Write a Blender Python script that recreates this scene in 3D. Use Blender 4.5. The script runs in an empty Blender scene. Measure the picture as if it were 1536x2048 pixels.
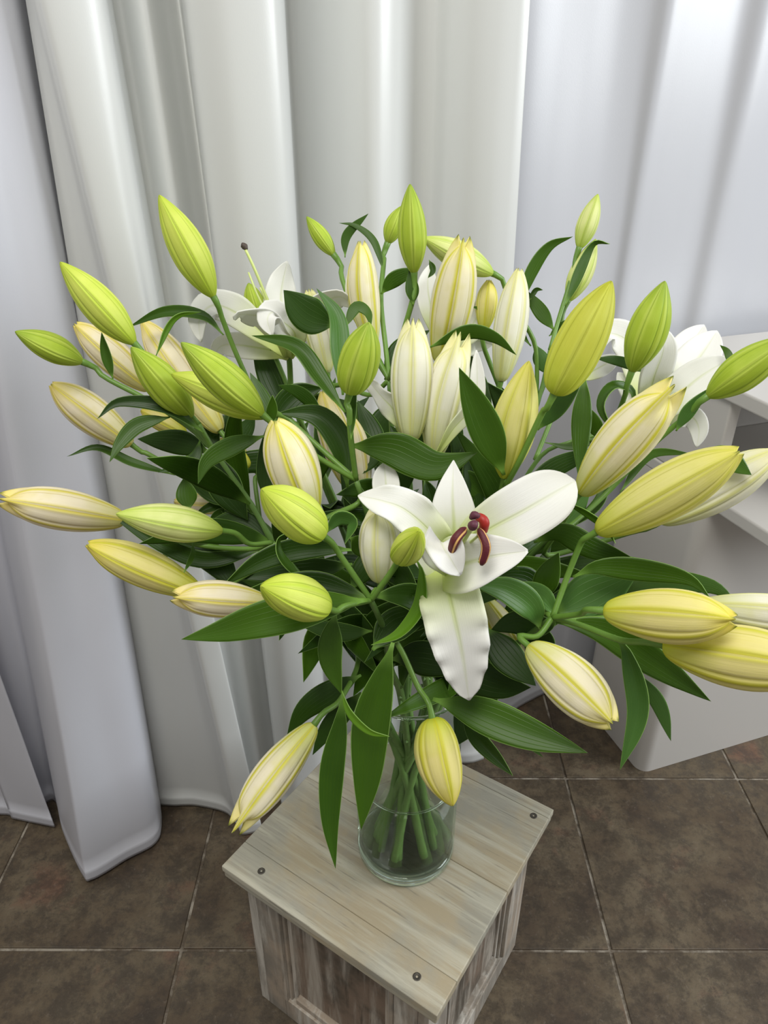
import bpy, bmesh, math, random
from mathutils import Vector, Matrix, noise
random.seed(7)
S = bpy.context.scene
COL = S.collection

# ------------------------------------------------------------------ camera
FPX, PITCH, ROLL, CAMZ = 1491.4, 0.51371, 0.0025, 1.115
cam_d = bpy.data.cameras.new('camera'); cam = bpy.data.objects.new('camera', cam_d); COL.objects.link(cam)
cam_d.sensor_fit = 'VERTICAL'; cam_d.sensor_height = 36.0; cam_d.sensor_width = 27.0
cam_d.lens = 36.0 * FPX / 2048.0; cam_d.clip_start = 0.02
CP, SP = math.cos(PITCH), math.sin(PITCH)
RGT, UPV, FWD = Vector((1, 0, 0)), Vector((0, SP, CP)), Vector((0, CP, -SP))
cr, sr = math.cos(ROLL), math.sin(ROLL)
R2 = RGT * cr + UPV * sr; U2 = UPV * cr - RGT * sr
cam.matrix_world = Matrix(((R2.x, U2.x, -FWD.x, 0), (R2.y, U2.y, -FWD.y, 0), (R2.z, U2.z, -FWD.z, CAMZ), (0, 0, 0, 1)))
S.camera = cam
CAM = Vector((0, 0, CAMZ))

# ------------------------------------------------------------------ world, lights, exposure
w = bpy.data.worlds.new('room_light'); S.world = w; w.use_nodes = True
bg = w.node_tree.nodes['Background']; bg.inputs[0].default_value = (0.97, 0.95, 0.93, 1); bg.inputs[1].default_value = 0.33
def area(name, loc, target, size, size_y, power, color):
    d = bpy.data.lights.new(name, 'AREA'); d.shape = 'RECTANGLE'; d.size = size; d.size_y = size_y
    d.energy = power; d.color = color
    o = bpy.data.objects.new(name, d); COL.objects.link(o); o.location = loc
    o.rotation_euler = (Vector(target) - Vector(loc)).to_track_quat('-Z', 'Y').to_euler()
    return o
area('window_daylight', (3.0, 0.25, 1.95), (0.05, 0.8, 0.75), 1.2, 1.5, 74, (0.93, 0.97, 1.0))
area('overhead_fill', (-0.25, -0.25, 2.5), (0.0, 0.75, 0.5), 0.9, 0.9, 27, (1.0, 0.98, 0.92))  # unseen fill, added overhead to brighten the shaded left buds and curtain
S.view_settings.view_transform = 'Standard'; S.view_settings.look = 'None'
S.view_settings.gamma = 1; S.view_settings.use_curve_mapping = False
S.view_settings.exposure = 0.10

# ------------------------------------------------------------------ helpers
def ray(px, py):
    u0, v0 = px - 768.0, py - 1024.0
    u = u0 * cr + v0 * sr; v = -u0 * sr + v0 * cr
    return RGT * (u / FPX) - UPV * (v / FPX) + FWD
def at(px, py, d):
    """world point seen at a pixel of the photograph, d metres deep along the lens axis"""
    return CAM + ray(px, py) * d
def at_z(px, py, z):
    r = ray(px, py); return CAM + r * ((z - CAMZ) / r.z)

def mat(name, build=None, base=(0.8, 0.8, 0.8), rough=0.5, **kw):
    m = bpy.data.materials.new(name); m.use_nodes = True
    nt = m.node_tree; b = nt.nodes['Principled BSDF']
    b.inputs['Base Color'].default_value = (*base, 1); b.inputs['Roughness'].default_value = rough
    for k, v in kw.items(): b.inputs[k.replace('_', ' ')].default_value = v
    if build: build(nt, b)
    return m
class NT:
    """tiny node helper"""
    def __init__(s, nt): s.nt = nt
    def n(s, t, **kw):
        x = s.nt.nodes.new(t)
        for k, v in kw.items(): setattr(x, k, v)
        return x
    def l(s, a, b): s.nt.links.new(a, b)
    def val(s, sock, v):
        if isinstance(v, (int, float)): sock.default_value = v
        elif isinstance(v, tuple): sock.default_value = v if len(v) == 4 or len(sock.default_value) == 3 else (*v, 1)
        else: s.l(v, sock)
    def m(s, op, a, b=0.0, c=None):
        x = s.n('ShaderNodeMath', operation=op); s.val(x.inputs[0], a); s.val(x.inputs[1], b)
        if c is not None: s.val(x.inputs[2], c)
        return x.outputs[0]
    def ramp(s, f, stops, interp='LINEAR'):
        x = s.n('ShaderNodeValToRGB'); cr_ = x.color_ramp; cr_.interpolation = interp
        while len(cr_.elements) < len(stops): cr_.elements.new(0.5)
        for e, (p, c) in zip(cr_.elements, stops): e.position = p; e.color = (*c, 1) if len(c) == 3 else c
        s.l(f, x.inputs[0]); return x.outputs[0]
    def mix(s, f, a, b, mode='MIX'):
        x = s.n('ShaderNodeMix', data_type='RGBA', blend_type=mode)
        s.val(x.inputs[0], f); s.val(x.inputs[6], a); s.val(x.inputs[7], b); return x.outputs[2]
    def map(s, v, a, b, c=0.0, d=1.0, smooth=True):
        x = s.n('ShaderNodeMapRange'); x.interpolation_type = 'SMOOTHSTEP' if smooth else 'LINEAR'
        s.val(x.inputs[0], v); s.val(x.inputs[1], a); s.val(x.inputs[2], b); s.val(x.inputs[3], c); s.val(x.inputs[4], d); return x.outputs[0]
    def coords(s, kind='Object', scale=(1, 1, 1), loc=(0, 0, 0), rot=(0, 0, 0)):
        tc = s.n('ShaderNodeTexCoord'); mp = s.n('ShaderNodeMapping')
        mp.inputs['Scale'].default_value = scale; mp.inputs['Location'].default_value = loc; mp.inputs['Rotation'].default_value = rot
        s.l(tc.outputs[kind], mp.inputs[0]); return mp.outputs[0]
    def noise(s, vec, scale, detail=4, rough=0.5, dist=0.0):
        x = s.n('ShaderNodeTexNoise'); s.l(vec, x.inputs['Vector'])
        x.inputs['Scale'].default_value = scale; x.inputs['Detail'].default_value = detail
        x.inputs['Roughness'].default_value = rough; x.inputs['Distortion'].default_value = dist
        return x.outputs['Fac']
    def bump(s, b, h, strength=0.3, dist=0.001):
        x = s.n('ShaderNodeBump'); x.inputs['Strength'].default_value = strength; x.inputs['Distance'].default_value = dist
        s.l(h, x.inputs['Height']); s.l(x.outputs[0], b.inputs['Normal'])

def mesh(name, verts, faces, material, parent=None, smooth=True, uvs=None, loc=None):
    """verts in world space; the object sits at the parent's origin (or loc)"""
    o0 = loc if loc is not None else (Vector(parent['_o']) if parent is not None else Vector((0, 0, 0)))
    me = bpy.data.meshes.new(name); me.from_pydata([tuple(Vector(v) - o0) for v in verts], [], faces)
    if uvs:
        uvl = me.uv_layers.new(name='UVMap')
        for lp in me.loops: uvl.data[lp.index].uv = uvs[lp.vertex_index]
    me.materials.append(material)
    if smooth: me.polygons.foreach_set('use_smooth', [True] * len(me.polygons))
    o = bpy.data.objects.new(name, me); COL.objects.link(o)
    if parent is not None: o.parent = parent
    else: o.location = o0
    o['_o'] = tuple(o0)
    return o
def thing(name, label, cat, loc=(0, 0, 0), group=None):
    o = bpy.data.objects.new(name, None); COL.objects.link(o); o.location = loc; o.empty_display_size = 0.05
    o['label'] = label; o['category'] = cat; o['_o'] = tuple(loc)
    if group: o['group'] = group
    return o
def bevel(o, wd, seg=2):
    b = o.modifiers.new('bevel', 'BEVEL'); b.width = wd; b.segments = seg; b.limit_method = 'ANGLE'; return o
def box_vf(c, ax, ay, az, sx, sy, sz):
    vs = [c + ax * (i * sx / 2) + ay * (j * sy / 2) + az * (k * sz / 2) for i in (-1, 1) for j in (-1, 1) for k in (-1, 1)]
    return vs, [(0, 1, 3, 2), (4, 6, 7, 5), (0, 4, 5, 1), (2, 3, 7, 6), (0, 2, 6, 4), (1, 5, 7, 3)]
def box(name, c, ax, ay, s, material, parent=None, bev=0.0, seg=2):
    v, f = box_vf(Vector(c), ax, ay, Vector((0, 0, 1)), *s)
    o = mesh(name, v, f, material, parent, smooth=False)
    if bev: bevel(o, bev, seg)
    return o
def crom(p, n):
    """Catmull-Rom through p, resampled to n+1 points by length"""
    q = [2 * p[0] - p[1]] + list(p) + [2 * p[-1] - p[-2]]
    out = []
    for i in range(1, len(q) - 2):
        a, b, c, d = q[i - 1], q[i], q[i + 1], q[i + 2]
        for k in range(12):
            t = k / 12
            out.append(0.5 * ((2 * b) + (c - a) * t + (2 * a - 5 * b + 4 * c - d) * t * t + (3 * b - a - 3 * c + d) * t ** 3))
    out.append(Vector(p[-1]))
    L = [0]
    for a, b in zip(out, out[1:]): L.append(L[-1] + (b - a).length)
    res, j = [], 0
    for i in range(n + 1):
        s = L[-1] * i / n
        while j < len(L) - 2 and L[j + 1] < s: j += 1
        t = (s - L[j]) / max(1e-9, L[j + 1] - L[j]); res.append(out[j].lerp(out[j + 1], min(1, t)))
    return res
def interp(tab, t):
    for (a, x), (b, y) in zip(tab, tab[1:]):
        if t <= b:
            k = (t - a) / max(1e-9, b - a); return x + (y - x) * k
    return tab[-1][1]
def sinterp(tab, t):
    """smooth interpolation of a table"""
    pts = [Vector((a, b, 0)) for a, b in tab]
    for i in range(len(tab) - 1):
        if t <= tab[i + 1][0]:
            a0 = tab[max(0, i - 1)]; a1 = tab[i]; a2 = tab[i + 1]; a3 = tab[min(len(tab) - 1, i + 2)]
            h = a2[0] - a1[0]; k = (t - a1[0]) / h
            m1 = (a2[1] - a0[1]) / max(1e-6, a2[0] - a0[0]) * h; m2 = (a3[1] - a1[1]) / max(1e-6, a3[0] - a1[0]) * h
            return (2*k**3-3*k*k+1)*a1[1] + (k**3-2*k*k+k)*m1 + (-2*k**3+3*k*k)*a2[1] + (k**3-k*k)*m2
    return tab[-1][1]
def tube(name, pts, radii, material, parent, n=24, seg=10, node=0.0):
    c = crom(pts, n); vs, fs, uv = [], [], []
    up = None
    for i, p in enumerate(c):
        T = (c[min(n, i + 1)] - c[max(0, i - 1)]).normalized()
        if up is None: up = T.orthogonal().normalized()
        up = (up - T * up.dot(T)).normalized(); sd = T.cross(up)
        t = i / n; r = interp(radii, t) if isinstance(radii, list) else radii
        if node: r *= 1 + node * noise.noise(p * 90)
        for k in range(seg):
            a = 2 * math.pi * k / seg
            vs.append(p + (up * math.cos(a) + sd * math.sin(a)) * r); uv.append((k / seg, t))
    for i in range(n):
        for k in range(seg):
            a, b = i * seg + k, i * seg + (k + 1) % seg
            fs.append((a, b, b + seg, a + seg))
    fs.append(tuple(reversed(range(seg)))); fs.append(tuple(range(n * seg, n * seg + seg)))
    return mesh(name, vs, fs, material, parent, uvs=uv)

LEAFW = [(0, .10), (.06, .17), (.16, .52), (.3, .88), (.44, 1), (.6, .9), (.75, .66), (.88, .34), (.96, .12), (1, .0)]
PETW = [(0, .25), (.12, .42), (.3, .78), (.5, 1), (.68, .98), (.82, .76), (.92, .45), (.97, .22), (1, .03)]
TEPW = [(0, .5), (.3, .8), (.55, 1), (.75, .8), (.9, .4), (1, .03)]
def blade(name, pts, hw, material, parent, prof=LEAFW, roll=(0, 0), cup=0.15, wave=0.0, wfreq=4, n=22, m=8, thick=0.0006, cross=False, ph=0.0):
    """a leaf or petal: a curved strip with a channel section, pointed ends and real thickness"""
    c = crom(pts, n); vs, fs, uv = [], [], []; ps = None
    for i, p in enumerate(c):
        t = i / n
        T = (c[min(n, i + 1)] - c[max(0, i - 1)]).normalized()
        V = (p - CAM).normalized(); s0 = T.cross(V)
        if ps is not None:
            if s0.length < 0.35: s0 = (ps - T * ps.dot(T)) * 1.0
            if s0.dot(ps) < 0: s0 = -s0
        s0.normalize(); ps = s0
        a = math.radians(roll[0] + (roll[1] - roll[0]) * t)
        N0 = s0.cross(T)
        if N0.dot(V) > 0: N0 = -N0
        sd = s0 * math.cos(a) + N0 * math.sin(a); N = -s0 * math.sin(a) + N0 * math.cos(a)
        wd = hw * max(0.0, sinterp(prof, t))
        for k in range(m + 1):
            u = -1 + 2 * k / m
            h = cup * ((u * u + .012) ** .55) * wd + wave * hw * abs(u) ** 3 * (math.sin(wfreq * math.pi * t + (ph if u < 0 else ph + 1.3)) * (.45 + 1.5 * abs(noise.noise(Vector((t * 4.3, ph + (3 if u < 0 else 9), 0.5))))) + .5 * noise.noise(Vector((t * wfreq * 1.7, ph + (5 if u < 0 else 1), 4.5)))) * min(1, 4 * (1 - t))
            vs.append(p + sd * (u * wd * (1 - 0.12 * abs(cup) * abs(u))) + N * h); uv.append(((u + 1) / 2, t))
    M = m + 1
    for i in range(n):
        for k in range(m): fs.append((i * M + k, i * M + k + 1, (i + 1) * M + k + 1, (i + 1) * M + k))
    o = mesh(name, vs, fs, material, parent, uvs=uv)
    md = o.modifiers.new('thickness', 'SOLIDIFY'); md.thickness = thick; md.offset = 0
    return o

# ------------------------------------------------------------------ materials
def leaf_mat(name, dark, light, edge=(0.25, 0.42, 0.10)):
    def f(nt, b):
        x = NT(nt); uv = x.n('ShaderNodeUVMap').outputs[0]
        sp = x.n('ShaderNodeSeparateXYZ'); x.l(uv, sp.inputs[0]); u, v = sp.outputs[0], sp.outputs[1]
        d = x.m('ABSOLUTE', x.m('SUBTRACT', u, 0.5))
        vein = x.m('ABSOLUTE', x.m('SUBTRACT', x.m('FRACT', x.m('MULTIPLY', d, 7.0)), 0.5))
        vein = x.map(vein, 0.42, 0.5)
        tc = x.n('ShaderNodeTexCoord'); ns = x.noise(tc.outputs['Object'], 28, 3)
        oi = x.n('ShaderNodeObjectInfo')
        k = x.m('ADD', x.m('MULTIPLY', ns, 0.6), x.m('MULTIPLY', oi.outputs['Random'], 0.5))
        c = x.mix(k, dark, light)
        c = x.mix(x.m('MULTIPLY', vein, 0.30), c, (light[0] * 1.5, light[1] * 1.35, light[2] * 1.4))
        c = x.mix(x.map(d, 0.475, 0.5), c, edge)
        c = x.mix(x.map(v, 0.16, 0.0), c, (0.20, 0.38, 0.06))
        x.l(c, b.inputs['Base Color'])
        x.bump(b, x.m('ADD', vein, x.m('MULTIPLY', ns, 0.3)), 0.35, 0.0006)
        tr = x.n('ShaderNodeBsdfTranslucent'); x.l(x.mix(0.5, c, (0.22, 0.45, 0.03)), tr.inputs[0])
        ms = x.n('ShaderNodeMixShader'); ms.inputs[0].default_value = 0.14
        x.l(b.outputs[0], ms.inputs[1]); x.l(tr.outputs[0], ms.inputs[2])
        x.l(ms.outputs[0], nt.nodes['Material Output'].inputs[0])
    return mat(name, f, rough=0.40, Specular_IOR_Level=0.28)
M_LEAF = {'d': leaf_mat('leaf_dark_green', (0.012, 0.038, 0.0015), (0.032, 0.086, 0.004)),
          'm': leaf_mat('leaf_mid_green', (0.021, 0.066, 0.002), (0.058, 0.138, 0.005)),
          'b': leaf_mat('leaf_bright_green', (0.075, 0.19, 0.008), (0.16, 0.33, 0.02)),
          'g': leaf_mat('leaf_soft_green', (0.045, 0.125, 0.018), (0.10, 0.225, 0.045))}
def stem_mat(name, a, b_):
    def f(nt, b):
        x = NT(nt); tc = x.n('ShaderNodeTexCoord')
        x.l(x.mix(x.noise(tc.outputs['Object'], 45, 4), a, b_), b.inputs['Base Color'])
        x.bump(b, x.noise(tc.outputs['Object'], 260, 3), 0.3, 0.0006)
    return mat(name, f, rough=0.45)
M_STEM = stem_mat('stem_green', (0.075, 0.16, 0.025), (0.16, 0.29, 0.07))
M_PED = stem_mat('pedicel_green', (0.085, 0.19, 0.018), (0.17, 0.31, 0.055))
M_CUT = mat('cut_stem_end', base=(0.35, 0.42, 0.18), rough=0.7)

def bud_mat(name, base, body, tip, rib, seam=None, ribw=0.5, streak=0.12):
    """base, body, tip colours along the bud; rib = colour of the raised midribs; real flower colouring"""
    def f(nt, b):
        x = NT(nt); uv = x.n('ShaderNodeUVMap').outputs[0]
        sp = x.n('ShaderNodeSeparateXYZ'); x.l(uv, sp.inputs[0]); u, v = sp.outputs[0], sp.outputs[1]
        oi = x.n('ShaderNodeObjectInfo')
        tc = x.n('ShaderNodeTexCoord')
        mp = x.n('ShaderNodeMapping'); mp.inputs['Scale'].default_value = (70, 1.6, 1); x.l(uv, mp.inputs[0])
        st = x.noise(mp.outputs[0], 1.0, 5, 0.65)
        big = x.noise(tc.outputs['Object'], 30, 3)
        c = x.ramp(x.m('ADD', v, x.m('MULTIPLY', x.m('SUBTRACT', big, 0.5), 0.15)),
                   [(0.0, base), (0.22, tuple((a + d) / 2 for a, d in zip(base, body))), (0.42, body), (0.74, body), (1.0, tip)])
        c = x.mix(x.m('MULTIPLY', x.map(x.noise(tc.outputs['Object'], 55, 2), 0.5, 0.75), 0.25), c, rib)
        r3 = x.m('MULTIPLY', u, 3.0)
        d1 = x.m('ABSOLUTE', x.m('SUBTRACT', x.m('FRACT', x.m('ADD', r3, 0.5)), 0.5))       # 0 on the outer midribs
        d2 = x.m('ABSOLUTE', x.m('SUBTRACT', x.m('FRACT', r3), 0.5))                        # 0 on the inner midribs
        rb = x.m('MULTIPLY', x.map(d1, 0.13, 0.015), ribw)
        rb2 = x.m('MULTIPLY', x.map(d2, 0.10, 0.01), ribw * 1.0)
        c = x.mix(x.m('MAXIMUM', rb, rb2), c, rib)
        groove = x.m('MAXIMUM', x.map(x.m('ABSOLUTE', x.m('SUBTRACT', d2, 0.115)), 0.022, 0.0), x.map(d1, 0.014, 0.0))
        sc = seam or tuple(k * 0.55 for k in rib)
        c = x.mix(x.m('MULTIPLY', groove, 0.72), c, sc)
        c = x.mix(x.m('MULTIPLY', x.map(st, 0.45, 0.75), streak * 2.2), c, rib)
        c = x.mix(x.m('MULTIPLY', x.map(v, 0.965, 1.0), x.map(d1, 0.16, 0.05)), c, (0.16, 0.20, 0.02))
        x.l(c, b.inputs['Base Color'])
        x.bump(b, st, 0.45, 0.0007)
        tr = x.n('ShaderNodeBsdfTranslucent'); x.l(c, tr.inputs[0])
        ms = x.n('ShaderNodeMixShader'); ms.inputs[0].default_value = 0.16
        x.l(b.outputs[0], ms.inputs[1]); x.l(tr.outputs[0], ms.inputs[2]); x.l(ms.outputs[0], nt.nodes['Material Output'].inputs[0])
    return mat(name, f, rough=0.5, Specular_IOR_Level=0.3)
M_BUD = {
 'g': bud_mat('bud_green', (0.36, 0.50, 0.04), (0.42, 0.56, 0.045), (0.26, 0.40, 0.02), (0.62, 0.74, 0.13), (0.14, 0.24, 0.01), 0.6),
 'l': bud_mat('bud_lime', (0.52, 0.66, 0.06), (0.68, 0.76, 0.14), (0.50, 0.60, 0.05), (0.50, 0.66, 0.04), (0.24, 0.36, 0.01), 0.65),
 'o': bud_mat('bud_olive', (0.50, 0.60, 0.04), (0.58, 0.60, 0.07), (0.48, 0.50, 0.02), (0.70, 0.74, 0.12), (0.30, 0.32, 0.01), 0.55),
 'k': bud_mat('bud_deep_yellow', (0.64, 0.70, 0.06), (0.83, 0.78, 0.29), (0.78, 0.72, 0.14), (0.66, 0.66, 0.06), (0.44, 0.42, 0.03), 0.7, 0.2),
 'p': bud_mat('bud_pale_lime', (0.52, 0.68, 0.10), (0.78, 0.82, 0.34), (0.56, 0.68, 0.11), (0.48, 0.64, 0.07), (0.32, 0.46, 0.03), 0.65),
 'y': bud_mat('bud_yellow', (0.62, 0.68, 0.06), (0.86, 0.77, 0.30), (0.88, 0.74, 0.12), (0.66, 0.64, 0.03), (0.55, 0.50, 0.03), 0.85),
 'c': bud_mat('bud_cream', (0.74, 0.78, 0.22), (0.94, 0.87, 0.64), (0.92, 0.82, 0.30), (0.72, 0.68, 0.04), (0.60, 0.54, 0.08), 0.95, 0.06),
 'w': bud_mat('bud_white', (0.74, 0.78, 0.34), (0.94, 0.92, 0.78), (0.92, 0.88, 0.46), (0.78, 0.78, 0.22), (0.62, 0.60, 0.26), 0.7, 0.05),
 't': bud_mat('bud_blush', (0.78, 0.76, 0.26), (0.95, 0.86, 0.64), (0.93, 0.78, 0.24), (0.76, 0.66, 0.06), (0.60, 0.46, 0.08), 0.85, 0.06)}
def petal_f(nt, b):
    x = NT(nt); uv = x.n('ShaderNodeUVMap').outputs[0]
    sp = x.n('ShaderNodeSeparateXYZ'); x.l(uv, sp.inputs[0]); u, v = sp.outputs[0], sp.outputs[1]
    d = x.m('ABSOLUTE', x.m('SUBTRACT', u, 0.5))
    mp = x.n('ShaderNodeMapping'); mp.inputs['Scale'].default_value = (60, 2, 1); x.l(uv, mp.inputs[0])
    st = x.noise(mp.outputs[0], 1.0, 4)
    c = x.mix(x.map(v, 0.62, 0.08), (0.95, 0.95, 0.92), (0.74, 0.83, 0.30))
    c = x.mix(x.m('MULTIPLY', x.map(d, 0.07, 0.0), x.map(v, 0.95, 0.1, 0.15, 0.75)), c, (0.62, 0.72, 0.22))
    x.l(c, b.inputs['Base Color']); x.bump(b, x.m('ADD', st, x.m('MULTIPLY', x.map(d, 0.03, 0.0), -1.5)), 0.35, 0.0006)
    tr = x.n('ShaderNodeBsdfTranslucent'); x.l(c, tr.inputs[0])
    ms = x.n('ShaderNodeMixShader'); ms.inputs[0].default_value = 0.28
    x.l(b.outputs[0], ms.inputs[1]); x.l(tr.outputs[0], ms.inputs[2]); x.l(ms.outputs[0], nt.nodes['Material Output'].inputs[0])
M_PETAL = mat('petal_white', petal_f, rough=0.55, Specular_IOR_Level=0.25)
def anther_f(nt, b):
    x = NT(nt); uv = x.n('ShaderNodeUVMap').outputs[0]
    sp = x.n('ShaderNodeSeparateXYZ'); x.l(uv, sp.inputs[0]); u = sp.outputs[0]
    d = x.m('ABSOLUTE', x.m('SUBTRACT', x.m('FRACT', x.m('MULTIPLY', u, 3.0)), 0.5))
    c = x.mix(x.map(d, 0.13, 0.07), (0.10, 0.008, 0.016), (0.72, 0.42, 0.14)); x.l(c, b.inputs['Base Color'])
    tc = x.n('ShaderNodeTexCoord'); x.bump(b, x.noise(tc.outputs['Object'], 900, 2), 0.5, 0.0004)
M_ANTH = mat('anther_maroon', anther_f, rough=0.6)
M_ANTH2 = mat('anther_red', base=(0.36, 0.018, 0.012), rough=0.5)
M_STIG = mat('stigma_purple', base=(0.10, 0.02, 0.04), rough=0.6)
M_STIGD = mat('stigma_brown', base=(0.07, 0.05, 0.04), rough=0.6)
M_FIL = mat('filament_pale_green', base=(0.62, 0.72, 0.26), rough=0.4)

def curtain_mat(name, ca, cb):
    def f(nt, b):
        x = NT(nt)
        fine = x.noise(x.coords('Object', (900, 900, 500)), 1.0, 2)
        soft = x.noise(x.coords('Object', (5, 5, 1.5)), 1.0, 3)
        x.l(x.mix(soft, ca, cb), b.inputs['Base Color'])
        x.bump(b, fine, 0.12, 0.0004)
        tr = x.n('ShaderNodeBsdfTranslucent'); tr.inputs[0].default_value = (*cb, 1)
        ms = x.n('ShaderNodeMixShader'); ms.inputs[0].default_value = 0.08
        x.l(b.outputs[0], ms.inputs[1]); x.l(tr.outputs[0], ms.inputs[2]); x.l(ms.outputs[0], nt.nodes['Material Output'].inputs[0])
    return mat(name, f, rough=0.33, Specular_IOR_Level=0.7)
M_CURT = curtain_mat('white_satin_cool_light', (0.60, 0.61, 0.67), (0.66, 0.665, 0.72))  # white satin with the bluish daylight mixed into its colour
M_CURT3 = curtain_mat('white_satin_dimmed', (0.54, 0.55, 0.59), (0.58, 0.59, 0.62))  # same white satin, painted dimmer where the window side would burn out
M_CURT2 = curtain_mat('white_satin_warm_light', (0.67, 0.685, 0.67), (0.72, 0.73, 0.715))  # same white satin, the warmer light of the middle put into its colour
M_WALL = mat('back_wall_paint', base=(0.7, 0.69, 0.67), rough=0.9)
M_CAB = mat('cabinet_white_lacquer', base=(0.55, 0.53, 0.50), rough=0.38)

def tile_f(nt, b):
    x = NT(nt); oi = x.n('ShaderNodeObjectInfo'); tc = x.n('ShaderNodeTexCoord')
    ad = x.n('ShaderNodeVectorMath', operation='ADD'); mu = x.n('ShaderNodeVectorMath', operation='SCALE')
    x.l(oi.outputs['Location'], mu.inputs[0]); mu.inputs['Scale'].default_value = 7.0
    x.l(tc.outputs['Object'], ad.inputs[0]); x.l(mu.outputs[0], ad.inputs[1]); P = ad.outputs[0]
    n1 = x.noise(P, 8, 5, 0.6, 0.2); n2 = x.noise(P, 30, 9, 0.78, 0.15); n3 = x.noise(P, 130, 5, 0.7)
    c = x.ramp(n1, [(0.30, (0.062, 0.040, 0.024)), (0.46, (0.108, 0.078, 0.046)), (0.58, (0.140, 0.108, 0.067)), (0.70, (0.170, 0.094, 0.058))])
    c = x.mix(x.map(n2, 0.40, 0.60), x.mix(0.6, c, (0.028, 0.022, 0.017), 'MIX'), c)
    c = x.mix(x.m('MULTIPLY', x.map(n3, 0.56, 0.75), 0.40), c, (0.20, 0.165, 0.13))
    c = x.mix(x.m('MULTIPLY', x.map(n3, 0.44, 0.28), 0.5), c, (0.022, 0.017, 0.013))
    x.l(c, b.inputs['Base Color'])
    x.l(x.map(n2, 0.3, 0.7, 0.36, 0.6), b.inputs['Roughness'])
    x.bump(b, x.m('ADD', n2, x.m('MULTIPLY', n3, 0.3)), 0.5, 0.0018)
M_TILE = mat('brown_slate_tile', tile_f, rough=0.5)
def grout_f(nt, b):
    x = NT(nt); n = x.noise(x.coords('Object'), 16, 6, 0.7)
    x.l(x.mix(x.map(n, 0.42, 0.62), (0.11, 0.085, 0.06), (0.38, 0.34, 0.28)), b.inputs['Base Color'])
M_GROUT = mat('grout', grout_f, rough=0.9)

FP = Vector((0.0552, 0.4087, 0)); PU = Vector((0.5568, 0.8306, 0)); PV = Vector((-0.8306, 0.5568, 0))
ZUP = Vector((0, 0, 1)); PANG = math.atan2(PV.y, PV.x)
def wood(name, base, warm, grey, vertical=False, knots=True):
    def f(nt, b):
        x = NT(nt)
        tc = x.n('ShaderNodeTexCoord'); mr = x.n('ShaderNodeMapping'); mr.vector_type = 'POINT'
        mr.inputs['Rotation'].default_value = (0, 0, -PANG); x.l(tc.outputs['Object'], mr.inputs[0])
        m2 = x.n('ShaderNodeMapping'); m2.inputs['Scale'].default_value = (14, 14, 1.4) if vertical else (1.2, 16, 8); x.l(mr.outputs[0], m2.inputs[0])
        oi = x.n('ShaderNodeObjectInfo'); ad = x.n('ShaderNodeVectorMath', operation='ADD')
        cb = x.n('ShaderNodeCombineXYZ'); x.l(x.m('MULTIPLY', oi.outputs['Random'], 9.0), cb.inputs[0]); x.l(m2.outputs[0], ad.inputs[0]); x.l(cb.outputs[0], ad.inputs[1])
        g = x.noise(ad.outputs[0], 3.0, 7, 0.65, 0.4)
        m3 = x.n('ShaderNodeMapping'); m3.inputs['Scale'].default_value = (60, 60, 5) if vertical else (6, 130, 60); x.l(mr.outputs[0], m3.inputs[0])
        fg = x.noise(m3.outputs[0], 2.2, 5, 0.7)
        bl = x.noise(mr.outputs[0], 11, 4, 0.6)
        c = x.mix(x.map(bl, 0.38, 0.62), grey, warm)
        c = x.mix(x.map(g, 0.42, 0.72), c, base)
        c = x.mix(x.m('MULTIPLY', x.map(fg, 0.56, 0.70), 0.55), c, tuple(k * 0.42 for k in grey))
        x.l(c, b.inputs['Base Color']); x.bump(b, fg, 0.35, 0.0006)
    return mat(name, f, rough=0.62, Specular_IOR_Level=0.3)
M_TOPW = wood('whitewashed_top_board', (0.50, 0.475, 0.38), (0.38, 0.32, 0.215), (0.31, 0.295, 0.24))
M_SIDW = wood('whitewashed_side_wood', (0.56, 0.53, 0.47), (0.38, 0.31, 0.24), (0.24, 0.215, 0.18), True)
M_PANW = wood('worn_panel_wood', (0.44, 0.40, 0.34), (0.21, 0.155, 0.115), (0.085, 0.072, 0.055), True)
M_SCREW = mat('screw_steel', base=(0.10, 0.09, 0.075), rough=0.5, Metallic=0.8)
M_BARE = mat('bare_wood_corner', base=(0.42, 0.28, 0.15), rough=0.7)

def glass(name, ior, col=(1, 1, 1)):
    m = bpy.data.materials.new(name); m.use_nodes = True; nt = m.node_tree; nt.nodes.remove(nt.nodes['Principled BSDF'])
    g = nt.nodes.new('ShaderNodeBsdfGlass'); g.inputs['IOR'].default_value = ior; g.inputs['Roughness'].default_value = 0.0
    g.inputs['Color'].default_value = (*col, 1); nt.links.new(g.outputs[0], nt.nodes['Material Output'].inputs[0]); return m
def thin_glass(name, tint):
    m = bpy.data.materials.new(name); m.use_nodes = True; nt = m.node_tree; nt.nodes.remove(nt.nodes['Principled BSDF']); x = NT(nt)
    fr = x.n('ShaderNodeLayerWeight'); fr.inputs['Blend'].default_value = 0.5; fc = fr.outputs['Facing']
    t = x.n('ShaderNodeBsdfTransparent'); g = x.n('ShaderNodeBsdfGlossy'); g.inputs['Roughness'].default_value = 0.02; g.inputs['Color'].default_value = (.95, 1, .97, 1)
    x.l(x.mix(x.m('POWER', fc, 2.5), (0.992, 0.998, 0.994), tint), t.inputs[0])
    s = x.n('ShaderNodeMixShader'); x.l(x.m('ADD', x.m('MULTIPLY', x.m('POWER', fc, 5.0), 0.6), 0.012), s.inputs[0]); x.l(t.outputs[0], s.inputs[1]); x.l(g.outputs[0], s.inputs[2])
    x.l(s.outputs[0], nt.nodes['Material Output'].inputs[0]); return m
M_GLASS = thin_glass('clear_glass', (0.80, 0.90, 0.84))
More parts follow.
